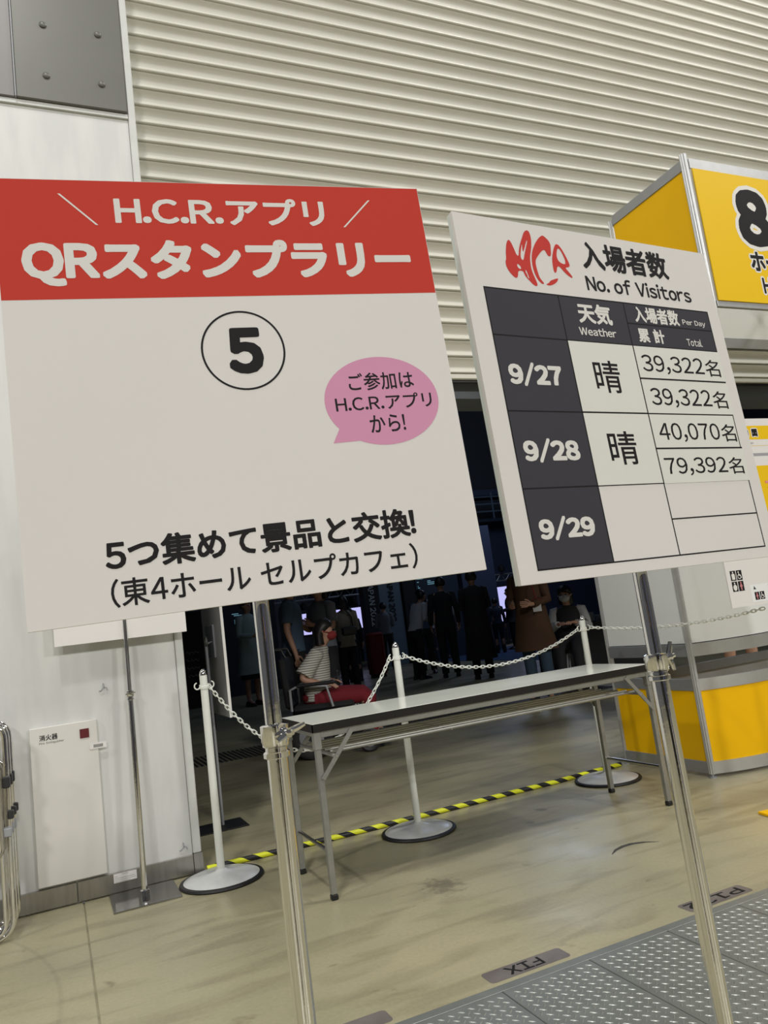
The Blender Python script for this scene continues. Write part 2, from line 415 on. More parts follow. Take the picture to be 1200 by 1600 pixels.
def outline(fr, loops, e):
    c = bpy.data.curves.new('o', 'CURVE'); c.dimensions = '2D'; c.fill_mode = 'BOTH'
    for lp in loops:
        sp = c.splines.new('POLY'); sp.points.add(len(lp)-1); sp.use_cyclic_u = True
        for i, (a, b) in enumerate(lp): sp.points[i].co = (a*10, -b*10, 0, 1)
    vv, ff = curve_mesh(c)
    mb = MB(); mb.add([fr.p(v.x/10, -v.y/10, e) for v in vv], [list(reversed(f)) for f in ff]); return mb
def rect(fr, u0, u1, v0, v1, e):
    mb = MB(); mb.add([fr.p(u0, v0, e), fr.p(u0, v1, e), fr.p(u1, v1, e), fr.p(u1, v0, e)], [(0, 1, 2, 3)]); return mb
def slab(fr, u0, u1, v0, v1, e0, e1):
    mb = MB(); p = [fr.p(u, v, e) for e in (e0, e1) for u, v in ((u0, v0), (u0, v1), (u1, v1), (u1, v0))]
    mb.add(p, [(3,2,1,0),(4,5,6,7),(0,1,5,4),(1,2,6,5),(2,3,7,6),(3,0,4,7)]); return mb
def ell(cx, cy, rx, ry, n=48): return [(cx+rx*math.cos(2*PI*k/n), cy+ry*math.sin(2*PI*k/n)) for k in range(n)]

# ================================================================== THE SETTING
# floor: concrete slab with one sawn joint, running on into the event hall
f = MB()
JX0, JX1 = 0.060, 0.068
YT = 2.105      # far edge of the trench with checker plates
for x0, x1, y0, y1 in ((-8, JX0, YT, 4.0), (JX1, 12, YT, 4.0), (-18, 22, -20, 0.85), (-8, JX0, 0.85, YT), (-8, 30, 4.0, 26)):
    f.add([(x0,y0,0),(x1,y0,0),(x1,y1,0),(x0,y1,0)], [(0,1,2,3)])
f.add([(JX0,YT,-.006),(JX1,YT,-.006),(JX1,4.0,-.006),(JX0,4.0,-.006)], [(0,1,2,3)])
f.add([(JX0,YT,0),(JX0,4.0,0),(JX0,4.0,-.006),(JX0,YT,-.006)], [(0,1,2,3)])
f.add([(JX1,YT,0),(JX1,YT,-.006),(JX1,4.0,-.006),(JX1,4.0,0)], [(0,1,2,3)])
f.add([(JX0,0.85,-.03),(12,0.85,-.03),(12,YT,-.03),(JX0,YT,-.03)], [(0,1,2,3)])
floor = struct('floor', f, M_conc)

# left wall with its upper steel cladding, trim column and baseboard
wl = MB(); wl.box(-6, 0.560, 4.0, 4.5, 0, 9.0)
wall_left = struct('wall_left', wl, M_wall)
tr = MB(); tr.box(0.562, 0.602, 3.992, 4.5, 0.095, 9.0, bev=0.004)
struct('trim_1', tr, M_trim)
tb = MB(); tb.box(0.563, 0.606, 3.988, 4.5, 0.0, 0.095)
struct('trim_2', tb, M_base_b)
bb = MB()
for x0, x1 in ((-3.0, -1.2), (-1.197, 0.040), (0.043, 0.560)): bb.box(x0, x1, 3.984, 4.0, 0.006, 0.093, bev=0.002)
struct('baseboard_left', bb, M_base_b)
up_ = MB(); up_.box(-0.074, 0.552, 3.975, 4.0, 4.012, 6.2, bev=0.003)
cl = thing('steel_cladding', (0.24, 3.99, 4.012), 'dark grey riveted steel cladding panel above the white wall beside the shutter', 'panel', None)
p_ = part('panel', MB().box(0.004, 0.558, 3.968, 3.999, 4.012, 6.2, bev=0.004), M_gpanel, cl)
part('panel', MB().box(-1.6, -0.002, 3.972, 3.999, 4.012, 6.2, bev=0.004), M_gpanel2, cl, label='lighter grey steel panel')
part('seam_strip', MB().box(-0.002, 0.004, 3.962, 3.985, 4.012, 6.2), M_greyp, cl)
bolt0 = None
for zz in (4.158, 4.462, 4.766, 5.07):
    for xx in (0.156, 0.434):
        mb = MB(); Mx = Matrix.Translation((xx, 3.968, zz)) @ Matrix.Rotation(PI/2, 4, 'X')
        mb.lathe(0, 0, [(0.019, 0), (0.018, 0.006), (0.012, 0.011), (0.004, 0.013)], 14, Mx); part('bolt', mb, M_gpanel, cl)
struct('trim_3', MB().box(-3.0, 0.560, 3.985, 4.0, 3.985, 4.010), M_trim)
# upper side of the opening on the right and the far hall shell
struct('wall_right', MB().box(9.4, 9.9, 4.0, 4.5, 0, 9.0), M_wallhi)
struct('wall_back', MB().box(-18, 22, -20.3, -20, 0, 9.5), M_backwall)
struct('wall_hall_left', MB().box(-5.6, -5.3, 4.5, 26, 0, 9), M_dark)
struct('wall_hall_far', MB().box(-5.6, 30, 25.7, 26, 0, 9), M_dark)
struct('wall_hall_right', MB().box(29.7, 30, 4.5, 26, 0, 9), M_dark)
struct('ceiling', MB().box(-5.6, 30, 4.5, 26, 9.0, 9.3), M_dark)
struct('wall_hall_front', MB().box(9.9, 30, 4.3, 4.5, 0, 9), M_dark)

# rolling shutter: curved slats, one part each
sh = thing('rolling_shutter', (5.0, 4.15, 2.56), 'large cream ribbed roller shutter raised over the doorway', 'shutter')
PITCH = 0.1138
prof = [(y_*1.75 if y_ < 0 else y_, z_) for y_, z_ in [(0.010, 0.0), (-0.014, -0.002), (-0.018, -0.008), (-0.016, -0.013), (-0.010, -0.017), (-0.005, -0.030), (-0.001, -0.048), (0.000, -0.060), (-0.004, -0.072), (-0.011, -0.085), (-0.018, -0.097), (-0.021, -0.104), (-0.019, -0.1085), (-0.008, -0.1105), (0.010, -0.1125)]]
sm = MB(); X0, X1 = -5.0+0.604, 4.39
vsl = [(X0, y, z) for y, z in prof]+[(X1, y, z) for y, z in prof]
n = len(prof)
sm.add(vsl, [(i, i+n, i+n+1, i+1) for i in range(n-1)], True)
sm.add([(X0, 0.012, 0), (X1, 0.012, 0), (X1, 0.012, -0.1138), (X0, 0.012, -0.1138)], [(0, 3, 2, 1)])
slat_me = sm.mesh('slat', M_shutter)
k = 0
z = 2.585+PITCH
while z < 8.6:
    o = link('slat', slat_me, sh, (0, 0, z-2.56)); z += PITCH
part('bottom_bar', MB().box(0.604, 9.39, 4.118, 4.172, 2.548, 2.585, bev=0.006), M_shutter, sh)
part('bottom_seal', MB().box(0.604, 9.39, 4.135, 4.155, 2.532, 2.548), M_black, sh)
part('lift_lintel', MB().box(0.604, 9.39, 4.22, 4.5, 2.45, 9.0), M_dark, sh)

# fire extinguisher cabinet door in the wall
fc = thing('extinguisher_cabinet', (0.027, 3.99, 0.102), 'white flush fire extinguisher cabinet door in the wall', 'cabinet')
part('door', MB().box(-0.118, 0.173, 3.978, 3.999, 0.102, 0.796, bev=0.003), M_wallhi, fc)
FW = Frame((0, 3.9775, 0), (1, 0, 0), (0, 0, -1), (0, 1, 0))
part('indicator', MB().box(0.096, 0.136, 3.974, 3.978, 0.720, 0.761), M_dkgrey, fc, label='small dark red square indicator')
part('lettering', lettering(FW, '消火器', -0.077, 0.001, -0.762, -0.735, 0.0004, 0.02), M_ink, fc)
part('lettering', lettering(FW, 'Fire  Extinguisher', -0.078, 0.027, -0.730, -0.718, 0.0004), M_ink, fc)
bc = thing('barcode_sticker', (0.172, 3.976, 0.664), 'small white barcode sticker across the cabinet door edge', 'sticker')
part('paper', MB().box(0.135, 0.208, 3.9745, 3.9765, 0.662, 0.690), M_board, bc)
bm = MB()
for i in range(14): bm.add(rect(FW, 0.152+i*0.0030, 0.152+i*0.0030+0.0016, -0.682, -0.668, 0.0100).v, [(0, 1, 2, 3)])
part('bars', bm, M_ink, bc, kind='stuff')
# little wall clip remains
for lx, lz in ((0.215, 0.955), (0.520, 0.155)):
    mb = MB(); mb.tube([(lx, 3.997, lz), (lx, 3.990, lz), (lx, 3.988, lz-0.020), (lx-0.012, 3.990, lz-0.032), (lx-0.02, 3.995, lz-0.034)], 0.0025, 6)
    mb.tube([(lx, 3.992, lz-0.014), (lx+0.014, 3.99, lz-0.022), (lx+0.016, 3.992, lz-0.034)], 0.002, 6)
    single('wall_hook', mb, M_greyp, 'tiny bent wire hook on the white wall above the cabinet' if lz > .5 else 'tiny bent wire hook low on the wall end', 'hook')

# ------------------------------------------------------------------ checker plates over the trench
P = 0.044
def tread_mesh(w_, y0, y1):
    mb = MB(); s2 = 0.70710678
    def bar(cx, cy, dx, dy):
        L, W, H = 0.0115, 0.0028, 0.0016
        px, py = -dy, dx
        pts = [(cx-dx*L, cy-dy*L, 0), (cx+px*W, cy+py*W, 0), (cx+dx*L, cy+dy*L, 0), (cx-px*W, cy-py*W, 0), (cx-dx*L*0.6, cy-dy*L*0.6, H), (cx+dx*L*0.6, cy+dy*L*0.6, H)]
        mb.add(pts, [(3, 5, 4), (3, 4, 0), (3, 2, 5), (1, 4, 5), (1, 5, 2), (1, 0, 4)])
    N = 60
    for i in range(-N, N):
        for j in range(-N, N):
            for a, b, t in ((0, 0, 0), (.5, .5, 0), (.5, 0, 1), (0, .5, 1)):
                p_, q_ = (i+a)*P, (j+b)*P
                x = (p_+q_)*s2; y = (-p_+q_)*s2
                if 0.012 < x < w_-0.012 and y0+0.01 < y < y1-0.012:
                    if t == 0: bar(x, y, s2, -s2)
                    else: bar(x, y, s2, s2)
    return mb.mesh('tread', M_tread)
PW = 0.3045
tm = tread_mesh(PW-0.002, -1.22, -0.005)
plate_me = MB().box(0, PW-0.0025, -1.22, -0.002, -0.006, 0.0, bev=0.0015).mesh('plate', M_floorbar)
xs = [1.1+PW*i for i in range(-3, 7)]
names = {-3: 'leftmost checker plate of the trench cover at the picture bottom', -2: 'second checker plate from the left over the floor trench', -1: 'checker plate whose far edge lies by the torn floor tape',
         0: 'checker plate beside the FIX floor tape', 1: 'checker plate just right of the FIX floor tape', 2: 'checker plate left of the P122 floor tape',
         3: 'checker plate at the chrome pole foot beside the P122 floor tape', 4: 'checker plate right of the P122 floor tape', 5: 'checker plate past the right edge of the picture', 6: 'rightmost checker plate of the trench cover'}
for i in range(-3, 7):
    t = thing('checker_plate', (1.1005+PW*i, 2.072, 0.003), names[i], 'floor plate', 'steel checker plates over the trench')
    link('plate', plate_me, t); o = link('tread', tm, t); o['kind'] = 'stuff'
struct('trim_4', MB().box(0.06, 12, 2.073, 2.107, -0.03, 0.0025, bev=0.001), M_floorbar)

# floor tapes
def rrect(u0, u1, v0, v1, r, n=5):
    pts = []
    for cx, cy, a0 in ((u1-r, v0+r, -PI/2), (u1-r, v1-r, 0), (u0+r, v1-r, PI/2), (u0+r, v0+r, PI)):
        for k_ in range(n+1): a = a0+PI/2*k_/n; pts.append((cx+r*math.cos(a), cy+r*math.sin(a)))
    return pts
def floor_tape(x0, x1, y0, y1, txt, tx0, tx1, label):
    # reader stands on the far side: u runs to -x, v (down) runs to +y
    fr = Frame((x1, y0, 0.0), (-1, 0, 0), (0, 1, 0), (0, 0, -1))
    t = thing('floor_tape', ((x0+x1)/2, (y0+y1)/2, 0.0), label, 'tape', 'brown lettered tapes on the floor')
    part('tape', outline(fr, [rrect(0, x1-x0, 0, y1-y0, 0.014)], 0.0016), M_sticker, t)
    if txt: part('lettering', lettering(fr, txt, x1-tx1, x1-tx0, 0.012, (y1-y0)-0.012, 0.0022, 0.02), M_ink, t)
    return t
floor_tape(1.103, 1.386, 2.130, 2.204, 'FIX', 1.175, 1.300, 'brown floor tape lettered FIX beside the checker plates')
floor_tape(1.870, 2.156, 2.127, 2.200, 'P122', 1.885, 2.130, 'brown floor tape lettered P122 behind the right chrome pole')
floor_tape(0.560, 0.790, 2.128, 2.200, None, 0, 0, 'scuffed blank floor tape at the bottom edge of the picture')
pts_ = [(2.075, 2.775), (2.12, 2.806), (2.17, 2.822), (2.22, 2.822), (2.27, 2.800), (2.315, 2.760)]; wd_ = [.002, .008, .011, .012, .009, .002]
sb = MB(); sb.add([(x_, y_-q_, .0008) for (x_, y_), q_ in zip(pts_, wd_)]+[(x_, y_+q_, .0008) for (x_, y_), q_ in zip(pts_, wd_)], [(i, i+1, i+7, i+6) for i in range(5)])
single('floor_scuff', sb, M_seam, 'dark curved rubber scuff on the concrete floor', 'scuff')
yp = MB(); yp.box(2.87, 3.5, 2.30, 2.73, 0.0, 0.012, M=Matrix.Translation((2.87, 2.72, 0)) @ Matrix.Rotation(-0.18, 4, 'Z') @ Matrix.Translation((-2.87, -2.72, 0)), bev=0.002)
single('yellow_mat', yp, M_yellow, 'corner of a thin yellow plate lying on the floor at the right edge', 'mat')
gr = MB()
for i in range(120):
    x = 0.6+i*0.045; gr.box(x, x+0.022, 7.38, 8.05, 0.0, 0.006)
grating = single('drain_grate', gr, M_blackp, 'strip of dark slotted drain grate across the floor inside the hall', 'grate'); grating['kind'] = 'stuff'

# ================================================================== SIGN STANDS
def euler_frame(o, a):
    R = Euler([math.radians(x) for x in a], 'XYZ').to_matrix()
    return Frame(o, R @ Vector((1, 0, 0)), R @ Vector((0, 0, -1)), R @ Vector((0, 1, 0)))
def wing_nut(mb, c, ax, side):
    c = Vector(c); ax = Vector(ax).normalized(); side = Vector(side).normalized()
    mb.tube([c, c+ax*0.012], 0.0065, 10); mb.tube([c+ax*0.006, c+ax*0.018], 0.0035, 8)
    for s_ in (-1, 1):
        mb.tube([c+ax*0.008+side*s_*0.003, c+ax*0.012+side*s_*0.014, c+ax*0.014+side*s_*0.023], [0.0045, 0.0040, 0.003], 8)
def stand(t, top, foot, z_collar, r1, r2_, plate, nut_ax, nut_side, mtl=None):
    """telescopic pole through top and foot (foot at z=0)"""
    mtl = mtl or M_chrome
    top = Vector(top); foot = Vector(foot); d = (top-foot)/(top.z-foot.z)
    at = lambda z_: foot+d*z_
    part('upper_tube', MB().tube([at(z_collar-0.03), at(top.z-0.012), at(top.z-0.004), top], [r1, r1, r1*0.8, r1*0.4], 28), mtl, t)
    part('lower_tube', MB().tube([at(0.012), at(z_collar-0.01)], r2_, 28), mtl, t)
    rc = r2_+0.004
    mb = MB().tube([at(z_collar-0.042), at(z_collar-0.040), at(z_collar-0.034), at(z_collar-0.032), at(z_collar-0.028), at(z_collar-0.026), at(z_collar-0.022), at(z_collar-0.020), at(z_collar), at(z_collar+0.002)],
                   [r2_, rc, rc, rc-0.003, rc-0.003, rc, rc, rc+0.001, rc+0.001, rc-0.003], 28)
    part('collar', mb, mtl, t)
    mb = MB(); c = at(z_collar-0.010)+Vector(nut_ax).normalized()*rc*0.9; wing_nut(mb, c, nut_ax, nut_side); part('wing_nut', mb, mtl, t)
    x, y = foot.x, foot.y; h = plate
    part('base_plate', MB().box(x-h, x+h, y-h, y+h, 0.0, 0.006, bev=0.001), M_stainless, t)
    part('foot_socket', MB().lathe(x, y, [(r2_+0.006, 0.006), (r2_+0.006, 0.03), (r2_+0.002, 0.034)], 20), mtl, t)

# --- left front board: stamp rally notice (its QR code is left out)
fl = euler_frame((-0.036, 1.035, 1.704), (-1.9, -1.28, -6.71))
t = thing('sign_stand', (0.258, 1.006, 0.0), 'square notice board with red header and numeral 5 on a chrome pole stand', 'sign')
W, H = 0.6, 0.5998
part('board', slab(fl, 0, W, 0, H, -0.007, 0.0), M_board, t)
part('back_sheet', slab(fl, 0.001, W-0.001, 0.001, H-0.001, -0.009, -0.0072), M_back, t)
part('header_band', rect(fl, 0.0005, W-0.0005, 0.0005, 0.1745, 0.0004), M_red, t, label='red printed band')
L1 = [('H.C.R.アプリ', .1501, .4458, .0225, .0655, M_white, .030), ('QRスタンプラリー', .0281, .5688, .0880, .1560, M_white, .048),
      ('5', .2776, .3262, .2217, .2895, M_ink, .052), ('5つ集めて景品と交換!', .0943, .5052, .4985, .5395, M_ink, .029), ('(東4ホール セルプカフェ)', .0971, .5005, .5490, .5850, M_ink, .012)]
for s_, a, b, c_, d, m_, bo in L1: part('lettering', lettering(fl, s_, a, b, c_, d, 0.0009, bo, spacing=1.0), m_, t)
for a, b in (((.081, .021), (.126, .067)), ((.518, .022), (.473, .067))):
    dx = 0.0016; part('slash_mark', outline(fl, [[(a[0]-dx, a[1]), (a[0]+dx, a[1]), (b[0]+dx, b[1]), (b[0]-dx, b[1])]], 0.0009), M_white, t)
cx, cy = .2998, .2548
part('number_ring', outline(fl, [ell(cx, cy, .0577, .0582, 64), ell(cx, cy, .0549, .0554, 64)], 0.0008), M_ink, t)
bub = [(x_, y_) for x_, y_ in ell(.4876, .3394, .0855, .0661, 72)]
# graft the tail into the lower left of the ellipse
bub = [p_ for p_ in bub if not (p_[0] < .440 and p_[1] > .378)]
idx = next(i for i in range(len(bub)) if bub[i][0] < .446 and bub[i][1] > .37)
idx = max(range(len(bub)-1), key=lambda i: math.dist(bub[i], bub[i+1]))
bub.insert(idx+1, (.406, .3975))
part('speech_bubble', outline(fl, [bub], 0.0006), M_pink, t, label='pink printed speech bubble')
for s_, a, b, c_, d in (('ご参加は', .4410, .5393, .2967, .3233), ('H.C.R.アプリ', .4172, .5626, .3305, .3530), ('から!', .4631, .5159, .3609, .3868)):
    part('lettering', lettering(fl, s_, a, b, c_, d, 0.0010, 0.012), M_ink, t)
part('board_clip', slab(fl, .285, .315, .50, .592, -0.020, -0.009), M_chrome2, t)
stand(t, (0.2575, 1.010, 1.35), (0.2585, 1.006, 0.0), 0.950, 0.0108, 0.0132, 0.15, (0.55, -1, 0), (1, 0.3, 0.35))

# --- right front board: visitor count table
fr_ = euler_frame((0.630, 0.987, 1.700), (-2.67, -0.174, 4.813))
t = thing('sign_stand', (0.930, 0.962, 0.0), 'square board with a printed table of visitor numbers on a chrome pole stand', 'sign')
W, H = 0.6, 0.6107
part('board', slab(fr_, 0, W, 0, H, -0.007, 0.0), M_board, t)
part('back_board', slab(fr_, 0.0, W, 0.001, H-0.001, -0.014, -0.0073), M_foam, t)
U0, U1, UC1, UC2 = .0365, .5680, .1910, .3435
V0, VH, VR1, VR2, V1 = .1290, .2110, .3390, .4650, .5910
VM0, VM1, VM2, VM3 = .1685, .2735, .4030, .5285
part('table_header', rect(fr_, U0, U1, V0, VH, 0.0004), M_slate, t, label='slate grey header row')
part('date_column', rect(fr_, U0, UC1, VH, V1, 0.0004), M_slate, t, label='slate grey date column')
g = 0.0012
for (a, b, c_, d) in ((U0, U1, V0-g, V0+g), (U0, U1, V1-g, V1+g), (U0-g, U0+g, V0-g, V1+g), (U1-g, U1+g, V0-g, V1+g), (UC1-g, UC1+g, V0, V1), (UC2-g, UC2+g, V0, V1),
                      (U0, U1, VH-g, VH+g), (U0, U1, VR1-g, VR1+g), (U0, U1, VR2-g, VR2+g), (UC2, U1, VM0-g, VM0+g), (UC2, U1, VM3-g, VM3+g)):
    part('rule_line', rect(fr_, a, b, c_, d, 0.0007), M_ink, t)
T2 = [('入場者数', .2662, .4833, .0155, .0705, M_ink, .030), ('No. of Visitors', .2637, .5311, .0822, .1127, M_ink, .022),
      ('天気', .2284, .3068, .1385, .1768, M_white, .034), ('Weather', .2230, .3094, .1838, .1992, M_white, .02),
      ('入場者数', .3654, .4813, .1333, .1649, M_white, .032), ('Per Day', .4896, .5530, .1501, .1632, M_white, .015),
      ('累 計', .3638, .4309, .1757, .2037, M_white, .034), ('Total', .4889, .5306, .1883, .2034, M_white, .015),
      ('9/27', .0530, .1632, .2554, .2972, M_white, .052), ('9/28', .0527, .1673, .3838, .4244, M_white, .052), ('9/29', .0533, .1664, .5104, .5487, M_white, .052)]
for s_, a, b, c_, d, m_, bo in T2: part('lettering', lettering(fr_, s_, a, b, c_, d, 0.0012, bo), m_, t)
LG = dict(
 h=[(1067,353),(1111,394),(1154,530),(1178,632),(1222,645),(1252,517),(1318,378),(1364,300),(1435,171),(1502,123),(1554,136),(1571,212),(1569,308),(1527,482),(1470,608),(1448,729),(1441,872),(1477,1009),(1516,1134),(1479,1173),(1416,1150),(1350,1081),(1289,1023),(1263,962),(1254,914),(1145,917),(1120,1024),(1085,1063),(1034,1051),(959,973),(913,886),(907,794),(944,720),(957,602),(1009,431)],
 h1=[(1351,385),(1307,486),(1258,634),(1269,704),(1308,711),(1355,599),(1399,498),(1467,358),(1476,309),(1439,362),(1384,476),(1337,559),(1329,507)],
 h2=[(1157,782),(1220,827),(1220,885),(1180,884),(1143,842)], h3=[(1311,875),(1338,930),(1357,1051),(1328,1031),(1323,967),(1299,923)],
 c=[(1825,179),(1874,182),(1990,288),(1971,425),(1949,543),(1906,572),(1862,547),(1830,449),(1759,476),(1648,586),(1570,679),(1558,787),(1571,904),(1588,1009),(1670,1100),(1617,1118),(1536,1050),(1486,914),(1477,749),(1517,555),(1613,387),(1730,250)],
 t=[(2008,963),(1915,991),(1806,1033),(1773,1078),(1695,1109),(1740,1129),(1812,1121),(1908,1076),(1970,1027)],
 r=[(2117,302),(2172,313),(2236,403),(2300,554),(2340,684),(2307,724),(2208,742),(2277,813),(2348,908),(2320,930),(2204,870),(2054,693),(1988,870),(1933,864),(1939,695),(1957,596),(2016,443),(2079,337)],
 r1=[(2133,379),(2092,458),(2067,558),(2101,651),(2236,690),(2253,597),(2217,479),(2179,398)])
def chaikin(lp, k_=2):
    for _ in range(k_):
        q = []
        for i in range(len(lp)):
            a, b = lp[i], lp[(i+1) % len(lp)]
            q += [(a[0]*.75+b[0]*.25, a[1]*.75+b[1]*.25), (a[0]*.25+b[0]*.75, a[1]*.25+b[1]*.75)]
        lp = q
    return lp
sc_ = lambda lp: chaikin([(x_/1e4, y_/1e4) for x_, y_ in lp])
for grp in (('h', 'h1', 'h2', 'h3'), ('c',), ('t',), ('r', 'r1')):
    part('brush_stroke', outline(fr_, [sc_(LG[g_]) for g_ in grp], 0.0008), M_logo, t, label='red brush lettering stroke')
stand(t, (0.908, 1.020, 1.35), (0.872, 0.958, 0.0), 0.955, 0.0115, 0.0138, 0.15, (1, -0.25, 0.15), (0.1, 0.1, 1))
part('board_clip', slab(fr_, .285, .315, .50, .60, -0.024, -0.014), M_chrome2, t)
# taped number slips: they are lifted slightly off the board
slips = [('晴', UC1+.001, UC2-.0015, VH+.001, VR1-.0015, (.236, .2955, .2442, .3034), 'upper of the two square slips with the weather character, beside 9/27'),
         ('晴', UC1+.001, UC2-.0015, VR1+.0015, VR2-.0005, (.2338, .2979, .3719, .4307), 'lower of the two square slips with the weather character, beside 9/28'),
         ('39,322名', UC2+.0015, .5715, VH+.001, VM1-.0012, (.3567, .5605, .2280, .2601), 'paper slip reading 39,322 in the top row of the count table'),
         ('39,322名', UC2+.0015, .5725, VM1+.0012, VR1-.0010, (.3600, .5596, .2911, .3236), 'paper slip reading 39,322 in the second row of the count table'),
         ('40,070名', UC2+.0015, .5665, VR1+.0015, VM2-.0012, (.3599, .5608, .3564, .3881), 'paper slip reading 40,070, third of the four number slips'),
         ('79,392名', UC2+.0015, .5725, VM2+.0012, VR2+.0010, (.3559, .5597, .4205, .4500), 'lowest number slip on the count table, reading 79,392')]
for s_, a, b, c_, d, bx, lab in slips:
    p0 = fr_.p((a+b)/2, d, 0.001)
    q = thing('paper_slip', p0, lab, 'paper', 'paper slips taped on the count table')
    part('paper', slab(fr_, a, b, c_, d, 0.0010, 0.0016), M_paper, q)
    if len(s_) > 1:
        wb = bx[1]-bx[0]
        part('lettering', lettering(fr_, s_[:-1], bx[0], bx[0]+.79*wb, bx[2]-.0005, bx[3]+.0035, 0.0020, 0.006), M_ink, q)
        part('lettering', lettering(fr_, s_[-1], bx[0]+.812*wb, bx[1]+.002, bx[2]+.001, bx[3]+.003, 0.0020, 0.006), M_ink, q)
    else: part('lettering', lettering(fr_, s_, *bx, 0.0020, 0.008), M_ink, q)
for c_ in (VM1, VM2):
    part('rule_line', rect(fr_, UC2, U1+.003, c_-.0015, c_+.0015, 0.0022), M_ink, t)

# --- third board by the wall (seen below the left board), mostly hidden
fb = Frame((0.012, 3.915, 1.752), (1, 0, 0), (0, 0, -1), (0, 1, 0))
t = thing('sign_stand', (0.330, 3.86, 0.0), 'plain white board on a thin chrome stand against the white wall', 'sign')
part('board', slab(fb, 0, .602, 0, .600, -0.007, 0), M_board, t)
stand(t, (0.330, 3.935, 1.60), (0.316, 3.835, 0.0), 0.905, 0.0105, 0.0135, 0.143, (0, -1, 0), (1, 0, 0.1))
lb = thing('label_card', (0.248, 3.982, 0.050), 'small white printed label on the steel baseboard', 'label')
part('card', MB().box(0.197, 0.299, 3.9815, 3.9835, 0.050, 0.089), M_board, lb)
FL = Frame((0, 3.9815, 0), (1, 0, 0), (0, 0, -1), (0, 1, 0))
lm = MB()
for i, (a, b) in enumerate(((.235, .262), (.202, .216), (.202, .290), (.202, .295), (.202, .270))):
    lm.add(rect(FL, a, b, -0.085+i*0.0075, -0.083+i*0.0075, 0.0003).v, [(0, 1, 2, 3)])
part('text_lines', lm, M_greyink, lb, kind='stuff')

# --- fourth stand, seen from behind beyond the doorway
t = thing('sign_stand', (0.87, 4.85, 0.0), 'board on a stand turned edge-on with its grey back showing inside the doorway', 'sign')
part('board', MB().box(0.918, 0.930, 4.575, 5.20, 0.645, 1.52, bev=0.001), M_back, t)
part('edge_band', MB().box(0.916, 0.932, 4.570, 4.576, 0.645, 1.52), M_white, t)
part('bracket', MB().box(0.905, 0.918, 4.79, 5.045, 0.992, 1.195, bev=0.004), M_greyp, t)
part('pole', MB().tube([(0.87, 4.85, 0.01), (0.87, 4.85, 1.08)], 0.009, 16), M_greyp, t)
mb = MB(); mb.tube([(0.87, 4.85+0.026*math.cos(a), 1.095+0.026*math.sin(a)) for a in [2*PI*i/16 for i in range(16)]], 0.007, 8, closed=True)
mb.tube([(0.87, 4.85, 1.08), (0.90, 4.85, 1.09), (0.918, 4.86, 1.09)], 0.006, 8); part('clamp_ring', mb, M_legs, t)
part('base_plate', MB().box(0.60, 1.0, 4.725, 4.97, 0.0, 0.008, bev=0.002), M_black, t)

# ================================================================== FOLDING TABLE
t = thing('folding_table', (1.86, 3.36, 0.0), 'long folding table with pale grey top and black edge inside the chain barrier', 'table')
TX0, TX1, TY0, TY1, TZ = 0.955, 2.765, 3.125, 3.605, 0.693
part('tabletop', MB().box(TX0+.004, TX1-.004, TY0+.004, TY1-.004, TZ-.020, TZ, bev=0.002), M_tabletop, t)
mb = MB(); path = [(TX0, TY0, TZ-.017), (TX1, TY0, TZ-.017), (TX1, TY1, TZ-.017), (TX0, TY1, TZ-.017)]
mb.box(TX0, TX1, TY0, TY0+.004, TZ-.034, TZ-.001); mb.box(TX0, TX1, TY1-.004, TY1, TZ-.034, TZ-.001)
mb.box(TX0, TX0+.004, TY0, TY1, TZ-.034, TZ-.001); mb.box(TX1-.004, TX1, TY0, TY1, TZ-.034, TZ-.001)
part('edge_band', mb, M_edge, t)
part('underside', MB().box(TX0+.005, TX1-.005, TY0+.005, TY1-.005, TZ-.034, TZ-.021), M_back, t)
for y in (TY0+.012, TY1-.034): part('apron_rail', MB().box(TX0+.02, TX1-.02, y, y+.022, TZ-.060, TZ-.034, bev=.002), M_legs, t)
for x in (TX0+.02, TX1-.042): part('end_rail', MB().box(x, x+.022, TY0+.034, TY1-.034, TZ-.058, TZ-.034, bev=.002), M_legs, t)
for sx, x in ((1, TX0+.022), (-1, TX1-.022)):
    for y in (TY0+.024, TY1-.024):
        l = part('leg', MB().box(x-.0125, x+.0125, y-.0125, y+.0125, 0.022, TZ-.034, bev=.002), M_legs, t)
        part('rubber_foot', MB().box(x-.014, x+.014, y-.014, y+.014, 0.0, 0.022, bev=.003), M_black, l)
        part('bracket', MB().box(x-.016, x+.016, y-.016, y+.016, TZ-.105, TZ-.034, bev=.002), M_legs, l)
        # folding strut: rail -> leg
        yy = y+(-.018 if y < 3.3 else .018)
        a = Vector((x+sx*.150, yy, TZ-.048)); b = Vector((x+sx*.004, yy, .470)); d = (a-b).normalized(); nn = Vector((-d.z, 0, d.x))*.009
        mid = b+(a-b)*.30
        for p0, p1, hh in ((a, mid, .004), (mid+d*.01, b, .0025)):
            mb = MB(); q = []
            for yo in (-hh, hh): q += [p0+nn+Vector((0, yo, 0)), p0-nn+Vector((0, yo, 0)), p1-nn+Vector((0, yo, 0)), p1+nn+Vector((0, yo, 0))]
            mb.add(q, [(0,1,2,3),(7,6,5,4),(0,4,5,1),(1,5,6,2),(2,6,7,3),(3,7,4,0)]); part('strut', mb, M_legs, t)
        c = b+(a-b)*.46; mb = MB(); mb.tube([c-Vector((0, .008, 0)), c+Vector((0, .008, 0))], .004, 8); part('rivet', mb, M_chrome2, t)
    part('strut_bar', MB().box(x+sx*.062-.008, x+sx*.062+.008, TY0+.01, TY1-.01, .549, .561, bev=.002), M_legs, t)
    part('stretcher', MB().tube([(x, TY0+.03, .185), (x, TY1-.03, .185)], .008, 12), M_chrome2, t)
